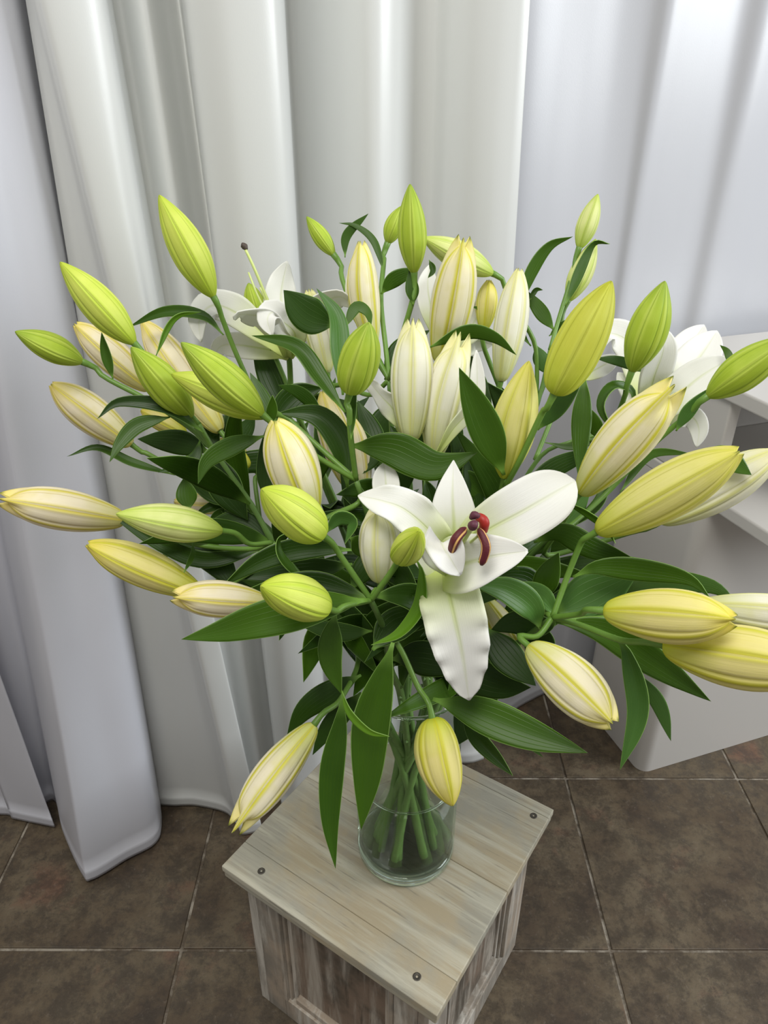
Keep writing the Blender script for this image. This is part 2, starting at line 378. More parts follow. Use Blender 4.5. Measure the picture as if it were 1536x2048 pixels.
def water_f():
    m = glass('water', 1.333, (0.985, 0.995, 0.98)); nt = m.node_tree; x = NT(nt)
    g = next(n for n in nt.nodes if n.type == 'BSDF_GLASS'); t = x.n('ShaderNodeBsdfTransparent'); t.inputs[0].default_value = (.97, .985, .965, 1)
    s = x.n('ShaderNodeMixShader'); s.inputs[0].default_value = 0.68
    x.l(g.outputs[0], s.inputs[1]); x.l(t.outputs[0], s.inputs[2]); x.l(s.outputs[0], nt.nodes['Material Output'].inputs[0]); return m
M_WATER = water_f()

# ------------------------------------------------------------------ floor
X0, Y0, TS = 0.340, 0.6475, 0.3203
fl = mesh('floor', *box_vf(Vector((0.02, 0.35, -0.0122)), Vector((1, 0, 0)), Vector((0, 1, 0)), ZUP, 3.66, 3.05, 0.019), M_GROUT, smooth=False)
fl['kind'] = 'structure'
tv, tf = box_vf(Vector((0, 0, 0)), Vector((1, 0, 0)), Vector((0, 1, 0)), ZUP, TS - 0.0045, TS - 0.0045, 0.008)
tile0 = None
for i in range(-6, 6):
    for j in range(-6, 4):
        if tile0 is None:
            tile0 = mesh('tile', tv, tf, M_TILE, fl, smooth=False); bevel(tile0, 0.0012, 2); t = tile0
        else:
            t = tile0.copy(); COL.objects.link(t)
        t.parent = fl
        t.location = (X0 + (i + 0.5) * TS, Y0 + (j + 0.5) * TS, -0.004 + random.uniform(-0.0004, 0.0))
        t.rotation_euler = (random.uniform(-.0012, .0012), random.uniform(-.0012, .0012), random.uniform(-.002, .002))

# ------------------------------------------------------------------ wall and curtains
AL = math.radians(19); WE = Vector((math.cos(AL), math.sin(AL), 0)); WN = Vector((math.sin(AL), -math.cos(AL), 0)); W0 = Vector((0.2795, 1.130, 0))
wl = mesh('wall_back', *box_vf(W0 - WN * 0.24 + ZUP * 1.25 + WE * 0.0, WE, WN, ZUP, 3.6, 0.08, 2.5), M_WALL, smooth=False); wl['kind'] = 'structure'
def sn_floor(px, py):
    p = at_z(px, py, 0.0) - W0; return p.dot(WE), p.dot(WN)
def s_top(px, n, py=0):
    r = ray(px, py); k = (n - (CAM - W0).dot(WN)) / r.dot(WN); p = CAM + r * k
    return (p - W0).dot(WE)
def curtain(name, label, cols, zt=2.3, wr=0.0, hem=0.03, sub=10, m=None):
    """cols: (s_top, n_top, s_bottom, n_bottom) of the folds; hangs to the floor with a sewn hem"""
    P = [(Vector((c[0], c[1], 0)), Vector((c[2], c[3], 0))) for c in cols]
    def cr_(idx, j, t):
        g = lambda k: P[max(0, min(len(P) - 1, k))][idx]
        a, b, c, d = g(j - 1), g(j), g(j + 1), g(j + 2)
        return 0.5 * ((2 * b) + (c - a) * t + (2 * a - 5 * b + 4 * c - d) * t * t + (3 * b - a - 3 * c + d) * t ** 3)
    A = [(cr_(0, j, k / sub), cr_(1, j, k / sub)) for j in range(len(P) - 1) for k in range(sub)] + [P[-1]]
    zs = [0.006, 0.012, 0.022, 0.0296, 0.0302] + [0.0302 + (zt - 0.0302) * (i / 46) ** 1.15 for i in range(1, 47)]
    vs, fs, uv = [], [], []
    for iz, z in enumerate(zs):
        k = min(z / 1.2, 1.25)
        for ia, (a, b) in enumerate(A):
            q = b.lerp(a, k)
            kk = 1 - min(1, z / 1.2)
            nn = q.y + wr * (noise.noise(Vector((q.x * 9, z * 5.0, 3.7))) * 0.8 + noise.noise(Vector((q.x * 22, z * 9, 1.7))) * 0.35) * (0.35 + kk)
            if z < hem: nn += 0.0009
            vs.append(W0 + WE * q.x + WN * nn + ZUP * z); uv.append((ia / len(A), z))
    M = len(A)
    for i in range(len(zs) - 1):
        for k in range(M - 1): fs.append((i * M + k, i * M + k + 1, (i + 1) * M + k + 1, (i + 1) * M + k))
    o = mesh(name, vs, fs, m or M_CURT, None, uvs=uv)
    md = o.modifiers.new('thickness', 'SOLIDIFY'); md.thickness = 0.0011; md.offset = 0
    o['label'] = label; o['category'] = 'curtain'
    return o
def col(tpx, nt_, bp=None, nb=None, ds=0.0):
    s = s_top(tpx, nt_)
    if bp is None: return (s, nt_, s + ds, nb if nb is not None else nt_)
    sb, n_ = sn_floor(*bp); return (s, nt_, sb, n_)
curtain('curtain', 'white satin curtain at the far left, one rounded fold reaching out on the floor', [
    col(-620, .00, nb=-.06), col(-480, .05, nb=-.02), col(-400, -.02, (-120, 1600)), col(-330, .02, (0, 1632)), col(-270, .02, (70, 1622)), col(-215, .03, (110, 1605)),
    col(-190, .085, (128, 1668)), col(-150, .10, (166, 1752)), col(-120, .105, (186, 1762)), col(-60, .085, (250, 1727)), col(10, .075, (310, 1694)), col(45, .055, (324, 1655)), col(72, .01, (318, 1600)), col(90, -.04, (300, 1560)), col(140, -.05, (330, 1545))], wr=0.004)
curtain('curtain', 'deeply pleated white satin curtain in the middle, between the other two', [
    col(53, .070, (314, 1614)), col(57, .078, (345, 1616)), col(60, .084, (395, 1615)), col(64, .090, (452, 1628)), col(72, .098, (476, 1655)), col(90, .106, (487, 1672)), col(140, .108, (525, 1662)),
    col(190, .100, nb=.09, ds=.03), col(209, .085, nb=.08, ds=.03), col(215, .040, nb=.068, ds=.03), col(240, .020, nb=.058, ds=.03), col(285, .050, nb=.06, ds=.03), col(330, .020, nb=.05, ds=.03), col(357, .002, nb=.045, ds=.03), col(362, .025, nb=.055, ds=.03),
    col(366, .062, nb=.07, ds=.02), col(385, .080, nb=.085, ds=.02), col(450, .098, nb=.10, ds=.01), col(530, .098, nb=.10, ds=.01), col(562, .080, nb=.08, ds=.01), col(567, .02, nb=.03, ds=.0), col(571, -.05, nb=-.02, ds=.0), col(600, -.052, nb=-.03),
    col(660, -.022, nb=-.01), col(730, .016, nb=.04), col(780, .014, nb=.03), col(830, -.016, nb=.0), col(870, -.014, nb=.0), col(905, .012, nb=.03), col(950, .036, nb=.06), col(1000, .048, nb=.080), col(1040, .050, nb=.088), col(1060, .048, nb=.086, ds=.012)], wr=0.003, m=M_CURT2)
curtain('curtain', 'smooth white satin curtain at the right, hanging down behind the white cabinet', [
    col(900, -.06, nb=-.03), col(960, -.05, nb=-.02), col(1020, -.040, nb=-.006), col(1070, -.040, nb=.006), col(1130, -.046, nb=.0), col(1190, -.050, nb=-.018), col(1250, -.052, nb=-.03), col(1305, -.046, nb=-.035),
    col(1340, -.034, nb=-.036), col(1375, -.036, nb=-.038), col(1440, -.043, nb=-.042), col(1490, -.045, nb=-.045), col(1535, -.033, nb=-.038), col(1575, -.036, nb=-.04), col(1650, -.050, nb=-.05), col(1740, -.05, nb=-.05), col(1840, -.03, nb=-.05), col(1960, -.05, nb=-.05)], wr=0.002, m=M_CURT3)

# ------------------------------------------------------------------ white cabinet
CB = Vector((0.482, 0.978, 0)); CW, CD = 0.60, 0.205; CBK = Vector((-math.sin(AL), math.cos(AL), 0))
cab = thing('cabinet', 'white rounded-corner cabinet with an open shelf standing right of the flowers', 'cabinet', tuple(CB + WE * CW / 2 + CBK * CD / 2))
def cbox(name, s0, s1, d0, d1, z0, z1, bev=0.003, seg=3):
    c = CB + WE * ((s0 + s1) / 2) + CBK * ((d0 + d1) / 2) + ZUP * ((z0 + z1) / 2)
    return box(name, c, WE, CBK, (s1 - s0, d1 - d0, z1 - z0), M_CAB, cab, bev, seg)
body = cbox('body', 0, CW, 0, CD, 0.0, 0.575, 0.0)
me = body.data; bmx = bmesh.new(); bmx.from_mesh(me)
ve = [e for e in bmx.edges if abs((e.verts[0].co - e.verts[1].co).z) > 0.3]
bmesh.ops.bevel(bmx, geom=ve, offset=0.022, segments=8, affect='EDGES', profile=0.5); bmx.to_mesh(me); bmx.free()
me.polygons.foreach_set('use_smooth', [True] * len(me.polygons)); me.set_sharp_from_angle(angle=math.radians(40))
cbox('shelf', 0.0, CW, -0.16, CD, 0.575, 0.596)
cbox('side_panel', 0.002, 0.022, 0.0, CD - .002, 0.596, 0.740)
cbox('side_panel', CW - 0.022, CW - .002, 0.0, CD - .002, 0.596, 0.740)
cbox('back_panel', 0.022, CW - .022, CD - 0.016, CD - .003, 0.596, 0.740)
cbox('top_panel', -0.004, CW + .004, -0.16, CD + .001, 0.740, 0.762)

# ------------------------------------------------------------------ wooden pedestal
PT = 0.295; SZ = 0.303
pc = FP + PU * SZ / 2 + PV * SZ / 2
ped = thing('pedestal', 'small square whitewashed wooden box pedestal carrying the glass vase', 'pedestal', (pc.x, pc.y, 0))
def pbox(name, u0, u1, v0, v1, z0, z1, m, bev=0.0012, seg=2, parent=None):
    c = FP + PU * ((u0 + u1) / 2) + PV * ((v0 + v1) / 2) + ZUP * ((z0 + z1) / 2)
    return box(name, c, PV, PU, (v1 - v0, u1 - u0, z1 - z0), m, parent or ped, bev, seg)
JT = [0, .0413, .1638, .2863, SZ]
boards = []
for a, b in zip(JT, JT[1:]):
    boards.append(pbox('board', a + .0001, b - .0001, 0, SZ, PT - .0095, PT, M_TOPW, 0.0011, 2))
pbox('edge_moulding', .0012, SZ - .0012, .0012, SZ - .0012, PT - .020, PT - .0096, M_TOPW, 0.0022, 3)
for (u, v) in ((.022, .258), (.279, .018), (.022, .0375), (.279, .262)):
    c = FP + PU * u + PV * v + ZUP * PT
    vs, fs = [], []; rr = [(.0047, .0001), (.0044, .0006), (.0030, .0004), (.0026, .0001), (.0016, .0006), (.0013, .0002), (.0010, -.0012)]
    for r, h in rr:
        for k in range(14):
            a = 2 * math.pi * k / 14; vs.append(c + Vector((math.cos(a) * r, math.sin(a) * r, h)))
    for i in range(len(rr) - 1):
        for k in range(14): fs.append((i * 14 + k, i * 14 + (k + 1) % 14, (i + 1) * 14 + (k + 1) % 14, (i + 1) * 14 + k))
    fs.append(tuple(range((len(rr) - 1) * 14, len(rr) * 14)))
    mesh('screw', vs, fs, M_SCREW, ped)
IN = 0.0185; BT = PT - .0201
def side(face):
    # local frame of one side: a = along, o = outwards
    if face == 'f': org, a, o = FP + PU * IN + PV * IN, PV, -PU
    if face == 'r': org, a, o = FP + PU * IN + PV * IN, PU, -PV
    if face == 'b': org, a, o = FP + PU * (SZ - IN) + PV * IN, PV, PU
    if face == 'l': org, a, o = FP + PU * IN + PV * (SZ - IN), PU, PV
    Ls = SZ - 2 * IN
    def sb(name, a0, a1, o0, o1, z0, z1, m, bev=0.001, seg=2):
        c = org + a * ((a0 + a1) / 2) + o * ((o0 + o1) / 2) + ZUP * ((z0 + z1) / 2)
        return box(name, c, a, o, (a1 - a0, o1 - o0, z1 - z0), m, ped, bev, seg)
    lo = 0.0 if face in 'fb' else 0.0
    e = -0.014 if face in 'fb' else 0.0
    ea = 0.0141 if face in 'fb' else 0.0
    sb('stile', ea * 0, .046, -.014, 0, 0, BT, M_SIDW) if face in 'rl' else sb('stile', 0.0142, .046, -.014, 0, 0, BT, M_SIDW)
    sb('stile', Ls - .046, Ls, -.014, 0, 0, BT, M_SIDW) if face in 'rl' else sb('stile', Ls - .046, Ls - .0142, -.014, 0, 0, BT, M_SIDW)
    sb('rail', .0462, Ls - .0462, -.014, 0, 0, .042, M_SIDW)
    sb('rail', .0462, Ls - .0462, -.014, 0, BT - .03, BT, M_SIDW)
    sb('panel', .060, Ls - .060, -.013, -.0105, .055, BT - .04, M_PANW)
    # stepped moulding round the recessed panel
    for q0, q1, d in ((.0462, .0515, .0015), (.0517, .0560, -.0035), (.0562, .0625, -.0075)):
        sb('moulding', q0, q1, -.0135, d, .0422, BT - .0302, M_SIDW, .0012, 3)
        sb('moulding', Ls - q1, Ls - q0, -.0135, d, .0422, BT - .0302, M_SIDW, .0012, 3)
    sb('moulding', .0627, Ls - .0627, -.0135, -.0030, .0422, .0535, M_SIDW, .0018, 3)
for fc in 'frbl': side(fc)

# ------------------------------------------------------------------ vase and water
VC = Vector((0.028, 0.607, PT + .0003)); VR, VH = 0.0595, 0.272
def lathe(name, prof, material, parent=None, seg=72, c=VC):
    vs, fs = [], []
    for r, z in prof:
        for k in range(seg):
            a = 2 * math.pi * k / seg; vs.append(c + Vector((r * math.cos(a), r * math.sin(a), z)))
    for i in range(len(prof) - 1):
        for k in range(seg): fs.append((i * seg + k, i * seg + (k + 1) % seg, (i + 1) * seg + (k + 1) % seg, (i + 1) * seg + k))
    fs.append(tuple(reversed(range(seg)))); fs.append(tuple(range((len(prof) - 1) * seg, len(prof) * seg)))
    return mesh(name, vs, fs, material, parent, loc=Vector(c) if parent is None else None)
RI = VR - 0.0032
vase = lathe('vase', [(VR - .007, 0), (VR - .002, .001), (VR - .0004, .004), (VR, .012), (VR, VH - .003), (VR - .0008, VH - .0006), (VR - .0016, VH), (VR - .0026, VH - .0008), (RI, VH - .004), (RI, .026), (RI - .0015, .0195), (RI - .006, .0165), (RI - .02, .0158)], M_GLASS)
vase['label'] = 'tall clear glass cylinder vase standing on the wooden pedestal'; vase['category'] = 'vase'
M_RIM = glass('glass_edge', 1.45, (0.96, 0.995, 0.975))
def ring(name, rad, z, rr, parent, m, seg=72, sq=1.0):
    vs, fs = [], []
    for k in range(seg):
        a = 2 * math.pi * k / seg
        for q in range(10):
            t = 2 * math.pi * q / 10; R_ = rad + rr * math.cos(t)
            vs.append(VC + Vector((R_ * math.cos(a), R_ * math.sin(a), z + rr * sq * math.sin(t))))
    for k in range(seg):
        for q in range(10): fs.append((k * 10 + q, ((k + 1) % seg) * 10 + q, ((k + 1) % seg) * 10 + (q + 1) % 10, k * 10 + (q + 1) % 10))
    return mesh(name, vs, fs, m, parent)
ring('rim', VR - .0016, VH + .0002, .0019, vase, M_RIM)
lathe('base', [(.004, .0008), (VR - .006, .0008), (VR - .0012, .004), (VR - .0008, .010), (VR - .0018, .0142), (VR - .006, .0152), (.004, .0152)], M_RIM, vase)
WL = 0.125
RW = RI + 0.0004
water = lathe('water', [(RI - .02, .0154), (RI - .006, .0161), (RI - .0013, .0191), (RW, .026), (RW, WL + .0012), (RI - .002, WL), (RI - .01, WL - .0002)], M_WATER)
ring('meniscus', RI - .0022, WL + .0004, .0014, water, M_RIM, sq=.7)
water['label'] = 'clear water filling the lower half of the glass vase'; water['category'] = 'water'

# ------------------------------------------------------------------ lily stems
GROUP = 'lily stems in the glass vase'
C0 = Vector((VC.x, VC.y, 0))
STEMS = {}
def stem(key, label, pts, off=0.0, r=0.0036, top=0.042, ang=None):
    P = [at(*p) for p in pts]
    d = (P[0] - C0); d.z = 0; d.normalize()
    if ang is not None: d = Vector((math.cos(math.radians(ang)), math.sin(math.radians(ang)), 0))
    pr = Vector((-d.y, d.x, 0))
    b = C0 - d * 0.034 + pr * off + ZUP * (PT + .0175 + r * 0.9); wst = C0 + pr * off * 0.75 + d * 0.0 + ZUP * (PT + .145); t = C0 + d * top + pr * off * 1.1 + ZUP * (PT + .262)
    t2 = t + (P[0] - t) * 0.35 + ZUP * 0.012
    root = thing('lily_stem', label, 'flower', tuple(b), GROUP)
    path = [b, wst, t, t2] + P
    st = tube('stem', path, [(0, r * 1.45), (.2, r * 1.3), (.45, r * 1.1), (.8, r * .85), (1, r * .6)], M_STEM, root, n=60, seg=10, node=0.16)
    root['_path'] = 0; STEMS[key] = (root, P[-1]); return root

BUDR = {'slim': [(0, .20), (.03, .33), (.08, .50), (.18, .74), (.32, .95), (.45, 1), (.6, .93), (.74, .74), (.86, .48), (.94, .26), (.985, .11), (1, .03)],
        'fat': [(0, .22), (.02, .42), (.06, .60), (.15, .82), (.3, .98), (.45, 1), (.6, .94), (.75, .76), (.87, .50), (.95, .26), (.985, .12), (1, .04)],
        'full': [(0, .24), (.03, .40), (.10, .58), (.22, .78), (.38, .95), (.55, 1), (.7, .92), (.82, .74), (.91, .50), (.97, .27), (1, .13)]}
def bud(key, typ, b, t, wpx, ped_pts=None, shape='slim', open_=0.0, ph=0.0, bend=0.0, label=None, pr=.0024):
    """b, t = (px, py, depth) of the bud's base and tip"""
    root = STEMS[key][0]
    B, T = at(*b), at(*t); ax = (T - B); L = ax.length; ax.normalize()
    R = wpx / 2 * ((b[2] + t[2]) / 2) / FPX
    V = ((B + T) / 2 - CAM).normalized()
    x = ax.cross(V).normalized(); f = x.cross(ax).normalized()
    if f.dot(V) > 0: f = -f                       # f faces the lens side
    NS, NL = 84, 30; vs, fs, uv = [], [], []
    tab = BUDR[shape]
    for i in range(NL + 1):
        s = i / NL; s = 0.5 - 0.5 * math.cos(math.pi * s) if True else s
        r0 = R * max(0.02, sinterp(tab, s)) 
        flare = open_ * max(0, (s - .80) / .20)
        c = B + ax * (L * s) + x * (bend * R * math.sin(math.pi * s))
        for k in range(NS):
            u = k / NS; a = 2 * math.pi * (u + ph) ; 
            d1 = abs(((u * 3 + .5) % 1) - .5); d2 = abs(((u * 3) % 1) - .5)
            e = math.sin(math.pi * min(1, max(0, s))) ** 0.5
            m = 1 + e * (.045 * math.cos(2 * math.pi * u * 3) + .055 * math.exp(-((d1 - .05) / .035) ** 2) - .055 * math.exp(-(d1 / .018) ** 2) - .085 * math.exp(-((d2 - .12) / .022) ** 2) + .030 * math.exp(-(d2 / .05) ** 2))
            lobe = max(0.0, math.cos(2 * math.pi * u * 3)) ** 1.5
            rr = r0 * m + R * flare * (.04 + .17 * lobe)
            axs = L * flare * (-.07 * (1 - lobe) + .03 * lobe)
            vs.append(c + ax * axs + (f * math.cos(a) + x * math.sin(a)) * rr); uv.append((u, s))
    for i in range(NL):
        for k in range(NS):
            a_, b_ = i * NS + k, i * NS + (k + 1) % NS
            fs.append((a_, b_, b_ + NS, a_ + NS))
    # the seam in uv wraps cleanly because colours repeat with u
    vs.append(B); uv.append((0, 0)); vs.append(B + ax * (L * (1 - .10 * open_))); uv.append((0, .9))
    nb = len(vs) - 2
    for k in range(NS):
        fs.append((nb, (k + 1) % NS, k)); fs.append((nb + 1, NL * NS + k, NL * NS + (k + 1) % NS))
    o = mesh('bud', vs, fs, M_BUD[typ], root, uvs=uv)
    if label: o['label'] = label
    if ped_pts is not None:
        J = STEMS[key][1]
        P = [B + ax * (0.004)] + [B - ax * 0.012] + [at(*p) for p in ped_pts]
        if not ped_pts or True:
            P = P + ([J] if (P[-1] - J).length > 0.008 and len(ped_pts) < 9 and not key_free(ped_pts) else [])
        tube('pedicel', P, [(0, pr * 1.45), (.12, pr), (1, pr * .95)], M_PED, o, n=18, seg=8, node=.06)
    return o
def key_free(p): return len(p) and len(p[-1]) > 3
# pedicel waypoints may end with a 4-tuple (px,py,d,1): attach there instead of at the junction
_at = at
def at(px, py, d, *_): return _at(px, py, d)
def leaf(key, typ, pts, hwpx, roll=None, cup=None, curl=0.0, **kw):
    root = STEMS[key][0]
    zm = sum(p[2] for p in pts) / len(pts); hw = hwpx * zm / FPX * 1.06
    r = roll if roll is not None else (random.uniform(-22, 22), random.uniform(-22, 22))
    cp = cup if cup is not None else random.uniform(-.1, .35)
    P = [at(*p) for p in pts]
    return blade('leaf', P, hw, M_LEAF[typ], root, roll=r, cup=cp, wave=random.uniform(.0, .07), wfreq=random.uniform(2, 4), ph=random.uniform(0, 6), **kw)
def Z(pts, z0, z1):
    n = len(pts) - 1
    return [(p[0], p[1], z0 + (z1 - z0) * i / n) for i, p in enumerate(pts)]
stem('front', 'lily stem leaning front left, its plump lime bud resting above the longest leaf', [(782, 1340, .70), (768, 1262, .62), (742, 1200, .56)], off=.004, top=.040)
stem('right', 'lily stem leaning front right with the lowest yellow and cream buds on that side', [(930, 1360, .72), (1030, 1290, .63), (1105, 1235, .57)], off=-.006)
stem('rmid', 'lily stem whose biggest cream bud leans up and right before the cabinet', [(900, 1330, .79), (985, 1200, .72), (1062, 1112, .66), (1120, 1055, .61)], off=.010, top=.036)
stem('olive', 'lily stem with two olive yellow buds just above the open front lily', [(870, 1330, .78), (930, 1170, .70), (985, 1030, .63), (1010, 975, .60)], off=-.011, top=.034)
stem('topright', 'thin lily stem at the upper right with two small stacked green buds', [(860, 1310, .84), (960, 1080, .80), (1040, 900, .77), (1080, 790, .76), (1100, 700, .75)], off=.016, top=.044, r=.0033)
stem('backright', 'lily stem at the right back with a white lily opening before the cabinet', [(900, 1300, .83), (990, 1080, .80), (1075, 920, .77), (1150, 880, .75)], off=-.017, top=.046, r=.0033)
stem('top', 'lily stem at the top centre carrying the tallest green bud', [(825, 1300, .82), (800, 1050, .76), (785, 880, .71), (778, 760, .68)], off=.006, top=.035)
stem('centre', 'lily stem in the middle of the bouquet with two large half-open white buds', [(835, 1300, .78), (850, 1120, .70), (850, 980, .65), (845, 930, .63)], off=-.003, top=.020)
stem('mid', 'lily stem left of centre with the green bud standing upright beside a tall leaf', [(775, 1310, .76), (755, 1130, .68), (735, 1030, .62), (712, 960, .60)], off=-.012, top=.036)
stem('left', 'thick lily stem at the left with three green buds fanning up towards the curtain', [(725, 1330, .78), (640, 1200, .72), (560, 1105, .68), (500, 1005, .67), (430, 905, .66)], off=.003)
stem('leftback', 'lily stem behind the left ones, with blush buds half hidden behind the green ones', [(735, 1310, .82), (650, 1180, .78), (560, 1080, .75), (470, 1000, .74), (400, 945, .73)], off=.014, top=.045)
stem('back', 'lily stem at the upper left back with a fully opened lily showing its long pistil', [(760, 1300, .84), (700, 1100, .80), (620, 900, .76), (580, 790, .74)], off=-.017, top=.044)
stem('lowleft', 'lily stem low on the left with long pointed cream buds reaching the left picture edge', [(745, 1330, .75), (680, 1240, .68), (600, 1150, .64), (545, 1085, .63)], off=-.008, top=.042)
stem('lily', 'lily stem with the wide open white lily facing the viewer in the middle', [(850, 1330, .72), (885, 1200, .62), (900, 1130, .575)], off=.009, top=.030)

# ---- buds: key, type, base, tip, width in photo pixels, pedicel way points
bud('front', 'l', (652, 1215, .525), (522, 1172, .475), 88, [(690, 1212, .54)], 'fat', label='plump lime green bud', bend=.0, ph=.06)
bud('front', 'l', (643, 1070, .53), (523, 978, .49), 92, [(680, 1110, .545)], 'fat', ph=.05, label='plump yellow-green bud')
bud('front', 'w', (760, 1163, .58), (757, 1015, .56), 84, [(752, 1180, .57)], 'full', .9, ph=.03, label='white bud with parting tips')
bud('front', 'l', (800, 1118, .525), (838, 1062, .475), 62, [(775, 1155, .545)], 'fat', ph=.1, label='small lime bud pointing at the viewer')
bud('front', 'y', (864, 1436, .60), (905, 1612, .59), 90, [(835, 1372, .61), (802, 1300, .61), (768, 1250, .612, 1)], 'fat', ph=.03, bend=-.1)
bud('right', 'c', (1060, 1293, .555), (1226, 1448, .505), 108, [(1075, 1272, .565)], 'full', .5, ph=.0, bend=.06)
bud('right', 'y', (1210, 1222, .50), (1470, 1240, .455), 110, [(1160, 1228, .54)], 'full', .5, ph=.02)
bud('right', 'y', (1328, 1290, .51), (1640, 1338, .46), 128, [(1240, 1280, .535), (1160, 1250, .56)], 'full', .4, ph=.01)
bud('right', 'w', (1400, 1212, .56), (1690, 1245, .53), 84, [(1300, 1225, .565), (1180, 1238, .575)], 'full', .3, ph=.05)
bud('right', 'k', (1197, 1062, .545), (1480, 902, .475), 108, [(1160, 1090, .56), (1132, 1160, .57)], 'full', .25, ph=.0, label='large yellow bud')
bud('right', 'c', (965, 1195, .66), (1052, 1330, .64), 62, [(985, 1180, .66), (1050, 1200, .62)], 'full', .5, ph=.05)
bud('rmid', 'c', (1163, 985, .575), (1350, 772, .505), 104, [(1145, 1010, .59)], 'full', 1.1, ph=.02, bend=.1, label='large cream bud with parting tips')
bud('rmid', 'w', (1320, 1042, .63), (1560, 900, .58), 88, [(1260, 1065, .65), (1180, 1090, .66), (1090, 1110, .655)], 'full', .3, ph=.06)
bud('rmid', 'g', (1416, 792, .60), (1585, 672, .56), 78, [(1380, 825, .615), (1300, 895, .64), (1210, 990, .66), (1130, 1060, .64)], 'slim', 0, ph=.0, label='green bud at the right edge')
bud('olive', 'o', (1108, 788, .55), (1223, 562, .52), 98, [(1085, 825, .56), (1040, 920, .58)], 'fat', ph=.0)
bud('olive', 'k', (1008, 955, .60), (1058, 722, .56), 88, [], 'slim', ph=.06, bend=.12, label='olive yellow bud')
bud('topright', 'p', (1158, 497, .75), (1196, 388, .74), 42, [(1148, 540, .752), (1120, 630, .753)], 'slim', ph=.0)
bud('topright', 'p', (1136, 602, .76), (1192, 478, .75), 46, [(1120, 660, .762), (1095, 750, .765), (1080, 790, .765, 1)], 'slim', ph=.05)
bud('topright', 'p', (984, 547, .72), (845, 475, .68), 56, [(1010, 575, .73), (1045, 640, .74), (1070, 690, .75), (1074, 760, .76), (1070, 815, .762, 1)], 'slim', ph=.02, label='pale lime bud leaning left')
bud('topright', 'w', (1002, 762, .73), (1038, 538, .70), 66, [(1010, 790, .74), (1040, 850, .765), (1045, 890, .77, 1)], 'full', .3, ph=.03, label='cream bud')
bud('backright', 'g', (1264, 742, .62), (1330, 562, .585), 78, [(1252, 785, .63), (1225, 850, .67), (1190, 880, .72)], 'slim', ph=.04, label='deep green bud')
bud('top', 'g', (828, 546, .63), (820, 368, .60), 58, [(828, 590, .635), (805, 670, .65)], 'slim', ph=.0, label='tall green bud')
bud('top', 'g', (775, 487, .72), (803, 412, .71), 38, [(768, 520, .715), (762, 600, .70), (772, 700, .69)], 'slim', label='small green bud')
bud('top', 'g', (668, 511, .72), (613, 433, .71), 34, [(685, 560, .715), (730, 680, .70)], 'slim', label='small green bud')
bud('top', 'c', (745, 690, .69), (722, 484, .66), 62, [(755, 715, .69)], 'full', .5, ph=.04, bend=.25, label='cream bud')
bud('top', 'w', (722, 650, .70), (712, 524, .68), 52, [(745, 700, .69)], 'full', 1.2, ph=.0, label='cream bud with parting tips')
bud('top', 'w', (655, 745, .72), (618, 580, .70), 56, [(690, 770, .71), (740, 790, .70)], 'full', .5, ph=.0, label='cream bud')
bud('top', 'c', (880, 725, .66), (927, 478, .60), 86, [(860, 750, .67), (810, 770, .68)], 'full', .8, ph=.0, bend=-.05, label='large cream bud')
bud('centre', 'w', (822, 882, .605), (826, 642, .585), 86, [(835, 905, .615)], 'full', .8, ph=.0, label='white bud beginning to open')
bud('centre', 'w', (868, 915, .62), (922, 672, .59), 84, [(855, 925, .625)], 'full', 1.2, ph=.03, bend=.2, label='white bud beginning to open')
bud('topright', 'y', (968, 660, .74), (978, 560, .73), 44, [(985, 740, .76), (1035, 870, .77, 1)], 'full', .3, label='yellow-green bud')
bud('mid', 'g', (700, 785, .56), (738, 645, .525), 80, [(698, 815, .565), (702, 880, .58)], 'fat', ph=.03)
bud('mid', 'g', (524, 828, .57), (362, 685, .53), 76, [(545, 850, .575), (620, 905, .59)], 'slim', ph=.03, label='long yellow-green bud')
bud('mid', 'l', (552, 828, .62), (342, 748, .60), 76, [(590, 850, .62), (650, 905, .61)], 'slim', ph=.0)
bud('mid', 'c', (622, 1030, .585), (550, 840, .55), 104, [(655, 1035, .60), (712, 1010, .615), (725, 990, .612, 1)], 'full', .3, ph=.02, label='large cream bud')
bud('back', 't', (700, 975, .72), (645, 782, .70), 66, [(715, 1010, .74), (700, 1060, .78)], 'full', .1, ph=.0, label='blush bud')
bud('back', 't', (725, 1000, .74), (700, 830, .72), 56, [(725, 1020, .75), (700, 1070, .785)], 'full', .1, ph=.05, label='cream bud')
bud('left', 'g', (383, 832, .645), (262, 694, .60), 72, [(398, 850, .65)], 'slim', ph=.0)
bud('left', 'l', (268, 686, .63), (120, 524, .60), 72, [(310, 740, .64), (375, 830, .655)], 'slim', ph=.0, label='long yellow-green bud')
bud('left', 'g', (165, 724, .65), (30, 663, .62), 56, [(210, 755, .655), (300, 803, .66), (385, 860, .665)], 'slim', ph=.04)
bud('leftback', 't', (262, 888, .71), (102, 768, .67), 76, [(290, 905, .715), (340, 930, .72)], 'full', .15, ph=.0)
bud('leftback', 't', (300, 778, .74), (150, 648, .71), 68, [(330, 830, .74), (370, 900, .735)], 'full', .3, ph=.02)
bud('leftback', 't', (440, 862, .73), (285, 642, .74), 78, [(450, 900, .735), (440, 950, .74)], 'full', .3, ph=.02, label='cream bud')
bud('leftback', 'y', (372, 868, .74), (282, 820, .73), 42, [(400, 900, .735)], 'full', .2, ph=.02)
bud('leftback', 't', (470, 1010, .78), (348, 1003, .77), 46, [(500, 1020, .77)], 'full', .2, ph=.02)
bud('leftback', 'y', (500, 935, .76), (430, 880, .76), 50, [(510, 960, .76), (520, 1040, .75, 1)], 'full', .2, ph=.02)
